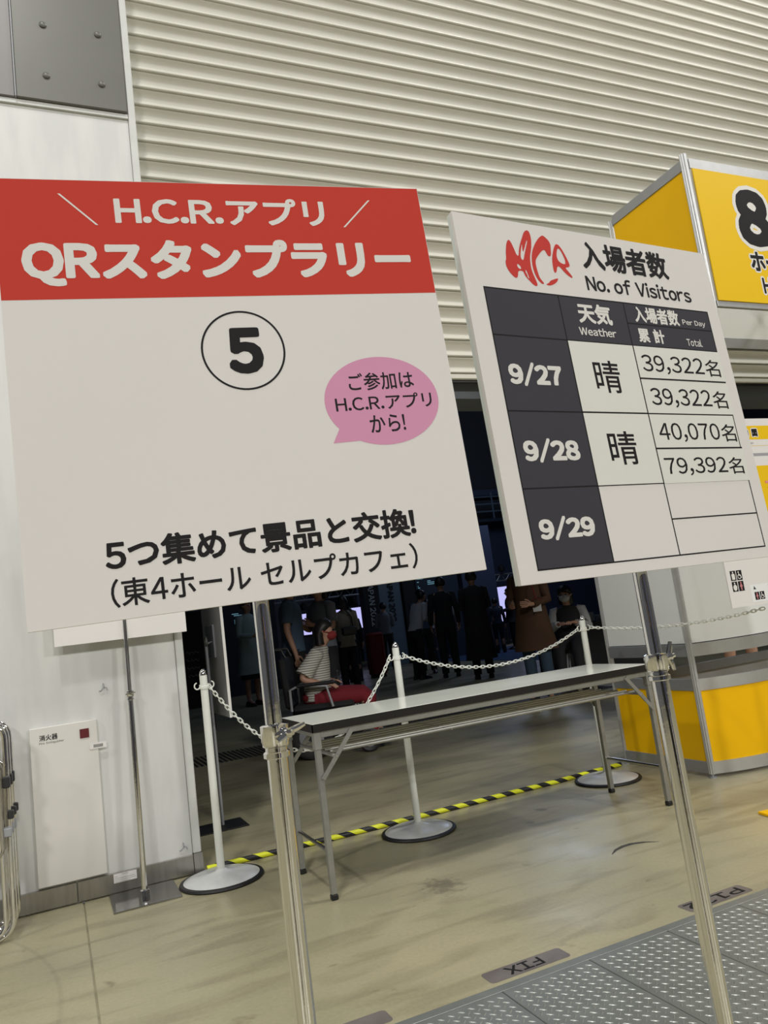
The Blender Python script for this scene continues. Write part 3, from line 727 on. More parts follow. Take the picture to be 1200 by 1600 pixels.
for i in range(6): 
    y = TY0+.055+i*.068
    part('shelf_rod', MB().tube([(TX0+.085, y, .566), (TX1-.085, y, .566)], .0055 if i else .0075, 8), M_legs, t)
for x in (1.62, 2.10): part('shelf_crossbar', MB().tube([(x, TY0+.05, .560), (x, TY1-.06, .560)], .004, 8), M_legs, t)

# ================================================================== CHAIN BARRIER
posts = [(0.653, 3.796, 'leftmost white plastic chain post beside the wall end'), (1.652, 3.762, 'middle white plastic chain post behind the folding table'), (2.918, 3.826, 'right white plastic chain post standing by the yellow booth')]
proto = None
for i, (x, y, lab) in enumerate(posts):
    t = thing('chain_post', (x, y, 0), lab, 'post', 'white posts of the chain barrier')
    if proto is None:
        b = part('base', MB().lathe(x, y, [(0.180, 0.004), (0.180, 0.010), (0.172, 0.016), (0.14, 0.027), (0.07, 0.036), (0.03, 0.044), (0.021, 0.052)], 48), M_base, t)
        part('base_rim', MB().lathe(x, y, [(0.178, 0.0), (0.189, 0.0), (0.193, 0.006), (0.189, 0.013), (0.178, 0.015)], 48), M_black, b)
        part('pole', MB().lathe(x, y, [(0.0182, 0.04), (0.0182, 0.925), (0.0175, 0.935)], 20), M_plastic, t)
        part('cap', MB().lathe(x, y, [(0.0178, 0.932), (0.0180, 0.938), (0.0150, 0.950), (0.008, 0.960), (0.002, 0.963)], 20), M_chrome, t)
        for s_ in (-1, 1):
            cx_ = x+s_*0.033
            pts = [(cx_+s_*0.013*math.cos(a), y-.004, 0.885+0.015*math.sin(a)) for a in [(-200+i2*22)*PI/180 for i2 in range(14)]]
            part('hook', MB().tube(pts, 0.0032, 8), M_plastic, t)
        part('hook_ring', MB().lathe(x, y, [(0.0195, 0.868), (0.0215, 0.869), (0.0215, 0.881), (0.0195, 0.882)], 20), M_plastic, t)
        proto = t
    else:
        for ch in proto.children:
            c = ch.copy(); COL.objects.link(c); c.parent = t
            for g2 in ch.children:
                d = g2.copy(); COL.objects.link(d); d.parent = c
# chain links: oval rings, alternately turned
def oval_link():
    mb = MB(); pts = []
    n_ = 14; a_, b_ = 0.0150, 0.0074
    for k_ in range(n_):
        th = 2*PI*k_/n_; c_, s2_ = math.cos(th), math.sin(th)
        pts.append((a_*math.copysign(abs(c_)**0.75, c_), b_*math.copysign(abs(s2_)**0.8, s2_), 0))
    mb.tube(pts, 0.0029, 6, closed=True); return mb.mesh('link', M_plastic)
link_me = oval_link()
def chain(p0, p1, low, label):
    p0, p1 = Vector(p0), Vector(p1); L = 1.0
    # parabola through both ends with its lowest point at height low (t of the minimum follows from the ends)
    h0, h1 = p0.z-low, p1.z-low; s0, s1 = math.sqrt(h0), math.sqrt(h1); tm_ = s0/(s0+s1); kk = (s0+s1)**2
    pos = lambda t_: Vector((p0.x+(p1.x-p0.x)*t_, p0.y+(p1.y-p0.y)*t_, low+kk*(t_-tm_)**2))
    N = 2000; pts = [pos(i/N) for i in range(N+1)]
    root = thing('plastic_chain', p0, label, 'chain', 'white plastic chains of the barrier')
    pitch = 0.0222; acc = 0; i = 1; kk2 = 0; nxt = pitch*0.5
    while i <= N:
        acc += (pts[i]-pts[i-1]).length
        if acc >= nxt:
            tdir = (pts[i]-pts[i-1]).normalized()
            z_ = Vector((0, 0, 1)); y_ = z_.cross(tdir).normalized(); z2 = tdir.cross(y_)
            ang = (0.25 if kk2 % 2 else PI/2+0.25)+random.uniform(-.15, .15)
            ya = y_*math.cos(ang)+z2*math.sin(ang); za = tdir.cross(ya)
            R = Matrix((tdir, ya, za)).transposed().to_4x4(); R.translation = pts[i]-p0
            o = link('link', link_me, root); o.matrix_local = R
            nxt += pitch; kk2 += 1
        i += 1
chain((0.672, 3.792, 0.885), (1.612, 3.762, 0.885), 0.500, 'white plastic chain hanging between the left and middle posts')
chain((1.692, 3.762, 0.885), (2.878, 3.822, 0.885), 0.755, 'white plastic chain hanging between the middle and right posts')
chain((2.950, 3.800, 0.885), (3.250, 2.800, 0.897), 0.852, 'white plastic chain from the right post to the booth front')

# tiger striped bar on the floor
mb = MB(); a = Vector((0.62, 3.985, 0.014)); b = Vector((2.70, 4.005, 0.014)); c3 = Vector((3.20, 4.05, 0.014))
pts = [a+(b-a)*(i/40) for i in range(41)]+[b+(c3-b)*(i/9) for i in range(1, 10)]
for p in pts: p.y += 0.006*math.sin(p.x*3.1); 
mb.tube(pts, 0.0135, 12)
me = mb.mesh('striped_bar', M_tiger); uvl = me.uv_layers.new(name='UVMap')
for poly in me.polygons:
    ks = [(vi % 12, vi // 12) for vi in poly.vertices]; wrap = any(k_ == 11 for k_, _ in ks) and any(k_ == 0 for k_, _ in ks)
    for li, (k_, rr) in zip(poly.loop_indices, ks):
        kk = 12 if (wrap and k_ == 0) else k_
        rr = min(rr, len(pts)-1); uvl.data[li].uv = ((pts[rr].x)/0.125, -kk/12)
o = link('striped_bar', me); tag(o, 'yellow and black striped bar lying on the floor behind the posts', 'bar')

# ================================================================== FOLDED CHAIRS at the left wall
def folded_chair(yc, xr, label):
    t = thing('folding_chair', (xr-0.22, yc, 0), label, 'chair', 'folded chairs leaning at the wall')
    def loop(x0, x1, z0, z1, y, r=0.05, lean=0.0):
        pts = []
        for cx_, cz_, a0 in ((x1-r, z1-r, PI/2), (x0+r, z1-r, PI), (x0+r, z0+r, 3*PI/2), (x1-r, z0+r, 2*PI)):
            pts += [(cx_+r*math.cos(a0-0 + PI/2*k_/5 - (PI/2 if 0 else 0)), y+lean*(cz_+r*math.sin(a0+PI/2*k_/5)), cz_+r*math.sin(a0+PI/2*k_/5)) for k_ in range(6)]
        return pts
    def uloop(x0, x1, z0, z1, y, r, lean=0.0):
        pts = []
        def arc(cx_, cz_, a0): return [(cx_+r*math.cos(a0+PI/2*k_/6), y+lean*(cz_+r*math.sin(a0+PI/2*k_/6)), cz_+r*math.sin(a0+PI/2*k_/6)) for k_ in range(7)]
        pts += arc(x1-r, z1-r, 0)+arc(x0+r, z1-r, PI/2)+arc(x0+r, z0+r, PI)+arc(x1-r, z0+r, 3*PI/2)
        return pts
    part('frame', MB().tube(uloop(xr-.42, xr, .012, .86, yc, .07, .03), .0105, 14, closed=True), M_chrome, t)
    part('rear_leg_frame', MB().tube(uloop(xr-.385, xr-.028, .028, .52, yc-.026, .055, .02), .0095, 14, closed=True), M_chrome, t)
    part('seat', MB().box(xr-.39, xr-.032, yc-.050, yc-.036, .335, .690, bev=.006), M_cream, t)
    part('seat_frame', MB().tube(uloop(xr-.398, xr-.024, .33, .70, yc-.040, .04), .008, 12, closed=True), M_chrome2, t)
    part('backrest', MB().box(xr-.37, xr-.035, yc+.006, yc+.022, .735, .84, bev=.006), M_cream, t)
    part('hinge', MB().box(xr-.016, xr+.014, yc-.02, yc+.016, .595, .640, bev=.004), M_blackp, t)
    part('hinge', MB().box(xr-.002, xr+.022, yc-.018, yc+.010, .470, .505, bev=.004), M_blackp, t)
    part('joint_plate', MB().box(xr-.020, xr+.012, yc-.04, yc+.01, .405, .440, bev=.004), M_greyp, t)
folded_chair(3.70, -0.205, 'front folded chrome chair with cream seat at the left wall')
folded_chair(3.79, -0.200, 'middle folded chrome chair at the left wall')
folded_chair(3.88, -0.195, 'rearmost folded chrome chair against the left wall')

# ================================================================== BOOTH
bt = thing('reception_booth', (3.9, 3.4, 0), 'yellow and white aluminium system reception booth with tall header', 'booth')
FX, FY = 3.28, 3.38
def octo(x, y, z0, z1, r=0.019, name='post'):
    mb = MB(); n_ = 24
    prof_ = []
    for k_ in range(n_):
        rr = r*(0.80 if k_ % 3 == 0 else 1.0); a_ = 2*PI*k_/n_; prof_.append((rr*math.cos(a_), rr*math.sin(a_)))
    vs_ = [(x+p[0], y+p[1], z0) for p in prof_]+[(x+p[0], y+p[1], z1) for p in prof_]
    mb.add(vs_, [(k_, (k_+1) % n_, (k_+1) % n_+n_, k_+n_) for k_ in range(n_)]+[tuple(reversed(range(n_))), tuple(range(n_, 2*n_))])
    o = part(name, mb, M_alu, bt)
    if z0 < 0.1: part('levelling_foot', MB().lathe(x, y, [(0.022, 0), (0.022, 0.006), (0.008, 0.010), (0.008, z0+.002)], 16), M_alu2, o)
    return o
BX2, BY2 = 4.10, 3.38
octo(FX, FY, 0.02, 3.30); octo(FX+.005, 4.075, 0.02, 1.36); octo(3.272, 2.77, 0.02, 3.345, .020); octo(BX2, BY2, 0.02, 1.36); octo(5.6, 2.77, 0.02, 3.345, .021); octo(5.6, 3.38, 0.02, 3.30)
octo(4.85, 3.38, 0.02, 1.36); octo(4.85, 4.075, 0.02, 1.36)
# left side (along y)
def side(z0, z1, m_, name, t_=.004): part(name, MB().box(FX-t_, FX+t_, FY+.015, 4.06, z0, z1), m_, bt)
def srail(z0, z1): part('rail', MB().box(FX-.011, FX+.011, FY+.014, 4.062, z0, z1, bev=.002), M_alu2, bt)
side(.085, .47, M_yellow, 'yellow_panel'); side(.735, 1.30, M_lmel, 'white_panel')
srail(.020, .085); srail(.47, .535); srail(.660, .730); srail(1.30, 1.345)
# curved front from post F to post at (BX2, BY2), then straight on
def arc_pts(n_=14, x0=FX, y0=FY, x1=BX2, y1=BY2, sag=.100):
    pts = []
    for i in range(n_+1):
        s_ = i/n_; x = x0+(x1-x0)*s_; y = y0+(y1-y0)*s_; nx, ny = (y1-y0), -(x1-x0); l = math.hypot(nx, ny)
        b_ = 4*sag*s_*(1-s_); pts.append((x+nx/l*b_, y+ny/l*b_))
    return pts
def curved(z0, z1, m_, name, th=.004, rng=None):
    pts = arc_pts() if rng is None else rng
    mb = MB(); k_ = len(pts)
    for off in (-th, th):
        for z_ in (z0, z1): mb.v += [Vector((p[0], p[1]+off, z_)) for p in pts]
    for i in range(k_-1):
        for q in ((i, i+1, k_+i+1, k_+i), (2*k_+i+1, 2*k_+i, 3*k_+i, 3*k_+i+1), (k_+i, k_+i+1, 3*k_+i+1, 3*k_+i), (i+1, i, 2*k_+i, 2*k_+i+1)): mb.f.append(list(q)); mb.sm.append(True if q[0] in (i, 2*k_+i+1) and z1-z0 > .2 else False)
    mb.f.append([0, k_, 3*k_, 2*k_]); mb.sm.append(False); mb.f.append([k_-1, 3*k_-1, 4*k_-1, 2*k_-1]); mb.sm.append(False)
    part(name, mb, m_, bt)
straight = [(BX2, BY2), (4.85, 3.38)]
for rg in (None, straight):
    curved(.085, .47, M_yellow, 'yellow_panel', .004, rg); curved(.735, 1.30, M_lmel, 'white_panel', .004, rg)
    for z0, z1 in ((.02, .085), (.47, .535), (.660, .730), (1.30, 1.345)): curved(z0, z1, M_alu, 'rail', .011, rg)
# back of the counter
for z0, z1 in ((.02, .085), (.47, .530)): part('rail', MB().box(FX+.02, 4.83, 4.064, 4.086, z0, z1, bev=.002), M_alu2, bt)
part('back_panel', MB().box(FX+.02, 4.83, 4.071, 4.079, .085, .47), M_back, bt)
# header
ZB, ZT = 2.475, 3.325
for y_ in (2.77, 3.38):
    for z0, z1 in ((ZB, ZB+.035) if y_ < 3 else (2.505, 2.575), (3.265, ZT)):
        part('rail', MB().box(FX+.02, 5.58, y_-.011, y_+.011, z0, z1, bev=.002), M_alu if y_ < 3 else M_alu2, bt)
    part('header_panel', MB().box(FX+.02, 5.58, y_-.004, y_+.004, ZB+.03, 3.27), M_lmel, bt)
for x_ in (FX, 5.6):
    for z0, z1 in ((2.475, 2.535), (3.265, ZT)): part('rail', MB().box(x_-.011, x_+.011, 2.79, 3.36, z0, z1, bev=.002), M_alu2, bt)
    part('yellow_panel', MB().box(x_-.004, x_+.004, 2.79, 3.36, 2.53, 3.27), M_yellow, bt)
for x_ in (3.86, 4.44, 5.02): part('header_batten', MB().box(x_-.010, x_+.010, 2.78, 3.37, 3.28, 3.315), M_alu2, bt)
# yellow header poster with writing
fh = Frame((3.305, 2.752, 3.262), (1, 0, 0), (0, 0, -1), (0, 1, 0))
ph = part('poster', slab(fh, 0.0, 2.25, 0, .755, -.006, 0), M_yellow2, bt, label='yellow header poster')
for s_, a, b, c_, d, bo, wo in (('8', .262, .520, .080, .425, .062, .075), ('ホール', .298, .640, .455, .570, .040, .085), ('Hall', .355, .560, .600, .700, .030, .100)):
    sc2 = (d-c_)
    wv = wo*sc2
    part('lettering_outline', lettering(fh, s_, a-wv, b+wv, c_-wv, d+wv, .0010, bo+wo*0.85, 16, round_=True), M_white, ph, label='white letter outline')
    part('lettering', lettering(fh, s_, a, b, c_, d, .0022, bo, 12), M_ink, ph)

# guide board on the booth front
gb = thing('guide_board', (3.28, 2.742, 0.92), 'white and yellow floor guide board on the booth front pole, cut by the picture edge', 'sign')
fg = Frame((2.970, 2.7405, 1.856), (.849, 0, 0), (0, 0, -.849), (0, 1, 0))
part('board', slab(fg, 0, .728, 0, 1.100, -.007, 0), M_board, gb)
part('title_band', rect(fg, .004, .724, .045, .130, .0006), M_yellow2, gb, label='yellow title band')
part('rule_line', rect(fg, .02, .70, .215, .233, .0006), M_greyink, gb)
part('yellow_field', rect(fg, .02, .70, .292, .610, .0006), M_yellow2, gb, label='yellow map field')
for s_, a, b in (('案', .280, .328), ('内', .352, .398), ('図', .426, .472)):
    part('lettering_outline', lettering(fg, s_, a-.006, b+.006, .058, .118, .0011, .15, 12, round_=True), M_white, gb)
    part('lettering', lettering(fg, s_, a, b, .064, .112, .0017, .06, 10), M_ink, gb)
part('lettering', lettering(fg, 'Plan', .37, .425, .142, .158, .0012, .01), M_greyink, gb)
part('rule_line', rect(fg, .02, .72, .168, .170, .0010), M_yellow2, gb)
part('label_chip', outline(fg, [rrect(.452, .530, .385, .402, .006)], .0011), M_orange, gb)
for s_, a, b, c_, m_ in (('ブース', .458, .522, .387, M_white), ('セミナー', .465, .555, .420, M_ink), ('シンポジウム', .475, .60, .452, M_ink), ('研修', .492, .535, .484, M_ink)):
    part('lettering', lettering(fg, s_, a, b, c_, c_+(.013 if m_ is M_white else .018), .0016, .01), m_, gb)
# pictogram tiles near the bottom corner
def picto(u, v, w_, h_, kind):
    o = part('pictogram', rect(fg, u, u+w_, v, v+h_, .0010), M_ink, gb)
    cx_ = u+w_/2; cy_ = v+h_/2; k_ = h_/2
    if kind == 'wheel':
        lo = [ell(cx_-.1*w_, cy_-.62*k_, .11*w_, .11*w_, 16)]
        part('figure', outline(fg, lo, .0016), M_white, o)
        part('figure', outline(fg, [ell(cx_-.02*w_, cy_+.28*k_, .33*w_, .33*w_, 24), ell(cx_-.02*w_, cy_+.28*k_, .24*w_, .24*w_, 24)], .0016), M_white, o)
        part('figure', outline(fg, [[(cx_-.14*w_, cy_-.45*k_), (cx_-.04*w_, cy_-.45*k_), (cx_+.02*w_, cy_+.02*k_), (cx_+.24*w_, cy_+.05*k_), (cx_+.40*w_, cy_+.55*k_), (cx_+.30*w_, cy_+.60*k_), (cx_+.17*w_, cy_+.18*k_), (cx_-.08*w_, cy_+.14*k_)]], .0018), M_white, o)
    else:
        m_ = M_pink2 if kind == 'woman' else M_white
        part('figure', outline(fg, [ell(cx_, cy_-.66*k_, .12*w_, .12*w_, 16)], .0016), m_, o)
        if kind == 'woman': lp = [(-.1, -.45), (.1, -.45), (.26, .1), (.12, .15), (.08, .85), (-.08, .85), (-.12, .15), (-.26, .1)]
        elif kind == 'baby': lp = [(-.14, -.4), (.14, -.4), (.36, 0), (.28, .6), (.1, .82), (-.1, .82), (-.28, .6), (-.36, 0)]
        else: lp = [(-.18, -.42), (.18, -.42), (.30, -.2), (.30, .8), (-.26, .8), (-.30, -.2)]
        part('figure', outline(fg, [[(cx_+a_*w_, cy_+b_*k_) for a_, b_ in lp]], .0016), m_, o)
picto(.030, .893, .042, .056, 'person'); picto(.078, .893, .042, .056, 'wheel'); picto(.030, .955, .042, .056, 'baby'); picto(.078, .955, .042, .056, 'woman')
cc = part('colour_card', rect(fg, .165, .60, .985, 1.085, .0008), M_lmel, gb)
picto(.190, 1.028, .036, .045, 'woman'); picto(.231, 1.028, .036, .045, 'wheel')
part('pictogram', outline(fg, [[(.188, 1.012), (.196, .992), (.202, 1.003), (.210, 1.013)]], .0016), M_slate, gb)
part('pictogram', outline(fg, [ell(.322, 1.000, .014, .016, 20)], .0016), M_ink, gb)

# ================================================================== PEOPLE
def skin_mesh(pts, edges, m_, sub=1, name='body'):
    names_ = list(pts); me = bpy.data.meshes.new('s'); idx_ = {k_: i for i, k_ in enumerate(names_)}
    me.from_pydata([pts[k_][:3] for k_ in names_], [(idx_[a], idx_[b]) for a, b in edges], [])
    o = bpy.data.objects.new('s', me); COL.objects.link(o)
    md = o.modifiers.new('skin', 'SKIN'); md.use_smooth_shade = True; md.branch_smoothing = 0.4
    if not me.skin_vertices: me.skin_vertices.new() if hasattr(me.skin_vertices, 'new') else None
    for i, k_ in enumerate(names_):
        r = pts[k_][3]; r = r if isinstance(r, tuple) else (r, r)
        me.skin_vertices[0].data[i].radius = r; me.skin_vertices[0].data[i].use_root = (i == 0)
    if sub: s_ = o.modifiers.new('sub', 'SUBSURF'); s_.levels = sub
    bpy.context.view_layer.update()
    out = bpy.data.meshes.new_from_object(o.evaluated_get(DG()))
    out.name = name; bpy.data.objects.remove(o); bpy.data.meshes.remove(me)
    out.materials.clear(); out.materials.append(m_); 
    for p in out.polygons: p.use_smooth = True
    return out
def lpart(name, me, m_, t, label=None):
    """local coordinates"""
    if isinstance(me, MB): me = me.mesh(name, m_)
    o = link(name, me, t)
    if label: o['label'] = label
    return o
def hand_pts(P_, E_, key, wrist, d, side_, palm_n):
    """d: unit direction of the hand, side_: thumb side, palm_n: palm normal (curl direction)"""
    wr = Vector(wrist); d = Vector(d).normalized(); s_ = Vector(side_).normalized(); n_ = Vector(palm_n).normalized()
    c = wr+d*.05
    P_[key+'palm'] = (*c, (.034, .017)); E_.append((key+'wrist', key+'palm'))
    for i, (off, ln) in enumerate(((.027, .070), (.009, .078), (-.009, .072), (-.026, .058))):
        b0 = c+d*.035+s_*off; b1 = b0+d*ln*.5+n_*.012; b2 = b1+d*ln*.32+n_*.022
        P_[f'{key}f{i}a'] = (*b0, .0095); P_[f'{key}f{i}b'] = (*b1, .0085); P_[f'{key}f{i}c'] = (*b2, .0075)
        E_ += [(key+'palm', f'{key}f{i}a'), (f'{key}f{i}a', f'{key}f{i}b'), (f'{key}f{i}b', f'{key}f{i}c')]
    t0 = wr+d*.025+s_*.030+n_*.006; t1 = t0+d*.028+s_*.020+n_*.010; t2 = t1+d*.024+s_*.004+n_*.008
    P_[key+'t0'] = (*t0, .012); P_[key+'t1'] = (*t1, .010); P_[key+'t2'] = (*t2, .0085)
    E_ += [(key+'palm', key+'t0'), (key+'t0', key+'t1'), (key+'t1', key+'t2')]
def head_pts(P_, E_, neck, c, fwd=(1, 0, 0), s=1.0):
    """face looks along fwd, c = head centre"""
    c = Vector(c); f_ = Vector(fwd).normalized(); upv = Vector((0, 0, 1)); l_ = upv.cross(f_).normalized()
    nk = Vector(P_[neck][:3])
    P_['jaw'] = (*(c-upv*.055*s+f_*.018*s), (.066*s, .062*s)); P_['skull'] = (*(c+upv*.02*s), (.088*s, .078*s)); P_['crown'] = (*(c+upv*.085*s-f_*.01*s), (.060*s, .058*s))
    E_ += [(neck, 'jaw'), ('jaw', 'skull'), ('skull', 'crown')]
    P_['nose'] = (*(c+f_*.088*s-upv*.010*s), .010*s); P_['nosetip'] = (*(c+f_*.106*s-upv*.022*s), .009*s); E_ += [('skull', 'nose'), ('nose', 'nosetip')]
    for k_, sg in (('el', 1), ('er', -1)):
        P_[k_] = (*(c+l_*sg*.080*s-f_*.01*s-upv*.01*s), .010*s); P_[k_+'2'] = (*(c+l_*sg*.088*s-f_*.018*s+upv*.012*s), .012*s); E_ += [('skull', k_), (k_, k_+'2')]
def face(t, c, fwd, s=1.0):
    c = Vector(c); f_ = Vector(fwd).normalized(); upv = Vector((0, 0, 1)); l_ = upv.cross(f_).normalized()
    for sg in (1, -1):
        mb = MB(); mb.ball(c+f_*.080*s+l_*.030*s*sg+upv*.004, .010*s, .014*s, .007*s, 10, 6); lpart('eye', mb, M_ink, t)
    mb = MB(); q = c+f_*.080*s-upv*.052*s; mb.ball(q, .010*s, .022*s, .005*s, 10, 6); lpart('mouth', mb, M_pink2, t)
def hair(t, c, fwd, style='short', s=1.0, m_=None):
    c = Vector(c); f_ = Vector(fwd).normalized(); upv = Vector((0, 0, 1)); l_ = upv.cross(f_).normalized(); mb = MB(); back = -f_
    secs = []
    bot = {'short': -.045, 'bob': -.115, 'long': -.30}[style]
    N = 10
    for i in range(N+1):
        z_ = .122-(.122-bot)*i/N
        q = math.sqrt(max(.04, 1-max(0, (z_-.0)/.128)**2)) if z_ > 0 else (1.0 if style != 'short' else max(.5, 1+z_*4))
        if style == 'long' and z_ < -.15: q *= 1-(-.15-z_)*1.6
        front = .085 if z_ > .055 else .02-.25*max(0, -z_)*0
        if z_ <= .055: front = max(-.005, .085-(.055-z_)*1.1)
        r_back = .100*q; r_front = front*q
        cc_ = c+upv*z_*s+f_*((r_front-r_back)/2)*s
        secs.append((cc_, f_*((r_front+r_back)/2)*s, l_*(.092*q)*s))
    mb.loft(secs, 18); lpart('hair', mb, m_ or M_hair, t)
def shoe(t, x, y, z0, d=(1, 0), m_=None):
    d = Vector((d[0], d[1], 0)).normalized(); l_ = Vector((-d.y, d.x, 0)); c = Vector((x, y, z0)); mb = MB()
    mb.loft([(c+Vector((0, 0, .001))+d*.05, d*.135, l_*.045), (c+Vector((0, 0, .02))+d*.05, d*.138, l_*.047), (c+Vector((0, 0, .05))+d*.035, d*.115, l_*.042), (c+Vector((0, 0, .085))-d*.005, d*.055, l_*.036)], 14)
    lpart('shoe', mb, m_ or M_blackp, t)
def standing(label, x, y, h=1.65, rz=0.0, top='shirt', top_m=None, bot_m=None, bot='trousers', hs='short', arms='down', hunch=0.0, group=None, sleeve='short', hairm=None, mask=None, legskin=False, hem=None):
    t = thing('person', (x, y, 0), label, 'person', group, rz)
    k_ = h/1.70; P_ = {}; E_ = []
    lean = hunch
    S = lambda a, b, c_: (a*k_+lean*max(0, c_-.9)*k_, b*k_, (c_-lean*.25*max(0, c_-.9))*k_)
    def add(n_, a, b, c_, r): P_[n_] = (*S(a, b, c_), r if isinstance(r, tuple) else r)
    add('pelvis', 0, 0, .95, (.10, .135)); add('spine', 0, 0, 1.12, (.085, .12)); add('chest', 0, 0, 1.30, (.095, .145)); add('nb', -.005, 0, 1.42, .055); add('neck', .005, 0, 1.47, .048)
    E_ += [('pelvis', 'spine'), ('spine', 'chest'), ('chest', 'nb'), ('nb', 'neck')]
    hc = S(.015, 0, 1.575); head_pts(P_, E_, 'neck', hc, (1, 0, 0), k_)
    for sd, key in ((1, 'l'), (-1, 'r')):
        add(key+'sh', 0, sd*.165, 1.385, .052)
        if arms == 'down': el, wr, hd = (-.02, sd*.225, 1.12), (.05, sd*.24, .88), (.1, 0, -1)
        elif arms == 'front': el, wr, hd = (.02, sd*.215, 1.12), (.24, sd*.12, 1.08), (1, -sd*.4, .1)
        else: el, wr, hd = (.02, sd*.21, 1.12), (.22, sd*.10, 1.18), (.8, -sd*.5, .4)
        add(key+'el', *el, .038); add(key+'wrist', *wr, .026)
        E_ += [('chest', key+'sh'), (key+'sh', key+'el'), (key+'el', key+'wrist')]
        hand_pts(P_, E_, key, P_[key+'wrist'][:3], hd, (1, 0, 0) if arms == 'down' else (0, 0, 1), (0, -sd, 0))
        add(key+'hip', 0, sd*.085, .90, .078); add(key+'knee', .01, sd*.095, .49, .054); add(key+'calf', -.02, sd*.10, .33, .050); add(key+'ank', -.015, sd*.10, .09, .036); add(key+'toe', .10, sd*.115, .035, .028)
        E_ += [('pelvis', key+'hip'), (key+'hip', key+'knee'), (key+'knee', key+'calf'), (key+'calf', key+'ank'), (key+'ank', key+'toe')]
        shoe(t, -.02*k_, sd*.105*k_, 0, (1, .08*sd))
    body = lpart('body', skin_mesh(P_, E_, M_skin), M_skin, t)
    face(t, hc, (1, 0, 0), k_)
    hair(t, hc, (1, 0, 0), hs, k_, hairm)
    V_ = lambda n_: Vector(P_[n_][:3])
    X_, Y_ = Vector((1, 0, 0)), Vector((0, 1, 0))
    def ring(c_, a, b): return (Vector(S(*c_)), X_*a*k_, Y_*b*k_)
    if top == 'shirt':
        hz_ = hem or .90
        secs = [ring((0, 0, hz_), .125, .170), ring((0, 0, 1.02), .115, .155), ring((0, 0, 1.15), .115, .155), ring((0, 0, 1.28), .125, .175), ring((0, 0, 1.36), .108, .180), ring((0, 0, 1.41), .080, .115), ring((0, 0, 1.44), .062, .066)]
    else:
        hz_ = hem or .55
        secs = [ring((0, 0, hz_), .20, .25), ring((0, 0, (hz_+.95)/2), .175, .215), ring((0, 0, .95), .15, .185), ring((0, 0, 1.12), .13, .165), ring((0, 0, 1.28), .135, .18), ring((0, 0, 1.37), .115, .185), ring((0, 0, 1.42), .085, .12), ring((0, 0, 1.45), .064, .068)]
    mb = MB().loft(secs, 20)
    for key in ('l', 'r'):
        a, b, c_ = V_(key+'sh'), V_(key+'el'), V_(key+'wrist')
        a0 = a+(V_('chest')-a)*.15+Vector((0, 0, .01))
        if sleeve == 'short': mb.tube([a0, a, a+(b-a)*.45, a+(b-a)*.72], [.060*k_, .064*k_, .060*k_, .062*k_], 12)
        elif sleeve == 'long': mb.tube([a0, a, a+(b-a)*.6, b, b+(c_-b)*.5, b+(c_-b)*.94], [.060*k_, .064*k_, .056*k_, .052*k_, .045*k_, .040*k_], 12)
    lpart('coat' if top == 'coat' else 'shirt', mb, top_m, t)
    if bot == 'trousers':
        mb = MB().loft([ring((0, 0, .76), .10, .155), ring((0, 0, .86), .118, .165), ring((0, 0, .98), .108, .150)], 18)
        for key in ('l', 'r'):
            hp, kn, an = V_(key+'hip'), V_(key+'knee'), V_(key+'ank')
            mb.tube([hp+Vector((0, 0, .02)), hp+(kn-hp)*.4, kn, kn+(an-kn)*.5, an+Vector((0, 0, -.02))], [.090*k_, .086*k_, .068*k_, .064*k_, .060*k_], 12)
        lpart('trousers', mb, bot_m, t)
    elif bot == 'skirt':
        lpart('skirt', MB().loft([ring((0, 0, .42), .17, .20), ring((0, 0, .7), .145, .18), ring((0, 0, .98), .105, .145)], 18), bot_m, t)
    else:
        mb = MB().loft([ring((0, 0, .78), .10, .155), ring((0, 0, .86), .118, .165), ring((0, 0, .98), .108, .150)], 18)
        for key in ('l', 'r'):
            hp, kn = V_(key+'hip'), V_(key+'knee'); mb.tube([hp+Vector((0, 0, .02)), hp+(kn-hp)*.4, hp+(kn-hp)*.85], [.092*k_, .09*k_, .085*k_], 12)
        lpart('shorts', mb, bot_m, t)
    if mask is not None:
        c_ = Vector(hc); lpart('face_mask', MB().ball(c_+Vector((.056, 0, -.035))*k_, .050*k_, .060*k_, .042*k_, 14, 8), mask, t)
    return t

FACE_R = math.radians(-24)     # to the right across the view
AWAY = math.radians(66)
TO = math.radians(246)
# standing figures in the dim hall
standing('person in a long pale teal coat standing inside the doorway behind the left pole', 3.057, 13.043, 1.80, math.radians(-60), 'coat', M_cteal, M_cblk, 'skirt', 'short', 'front', sleeve='long', hem=.50)
standing('person in a blue shirt standing behind the wheelchair user', 2.30, 7.85, 1.70, FACE_R, 'shirt', M_cblue, M_cblk, 'trousers', 'short', 'down')
standing('person in a pale top with arms raised beside the blue shirt person', 2.78, 8.25, 1.66, math.radians(200), 'shirt', M_cgrey, M_cblk, 'trousers', 'bob', 'up')
standing('long-haired person in a beige top and black trousers seen from behind', 4.385, 11.894, 1.62, math.radians(85), 'shirt', M_cbeige, M_cblk, 'trousers', 'bob', 'front', sleeve='long', hem=.82)
bag = thing('shoulder_bag', (4.33, 11.74, 0.98), 'dark waist bag worn by the beige-topped person', 'bag')
part('pouch', MB().box(4.25, 4.50, 11.66, 11.74, .96, 1.10, bev=.02), M_blackp, bag)
part('strap', MB().tube([(4.47, 11.75, 1.08), (4.46, 11.76, 1.25), (4.36, 11.79, 1.40), (4.28, 11.84, 1.45)], .012, 8), M_blackp, bag)
standing('person in a grey vest before the pale exhibit banner', 7.17, 16.745, 1.58, AWAY, 'shirt', M_cgrey, M_cblk, 'trousers', 'short', 'front', sleeve='long')
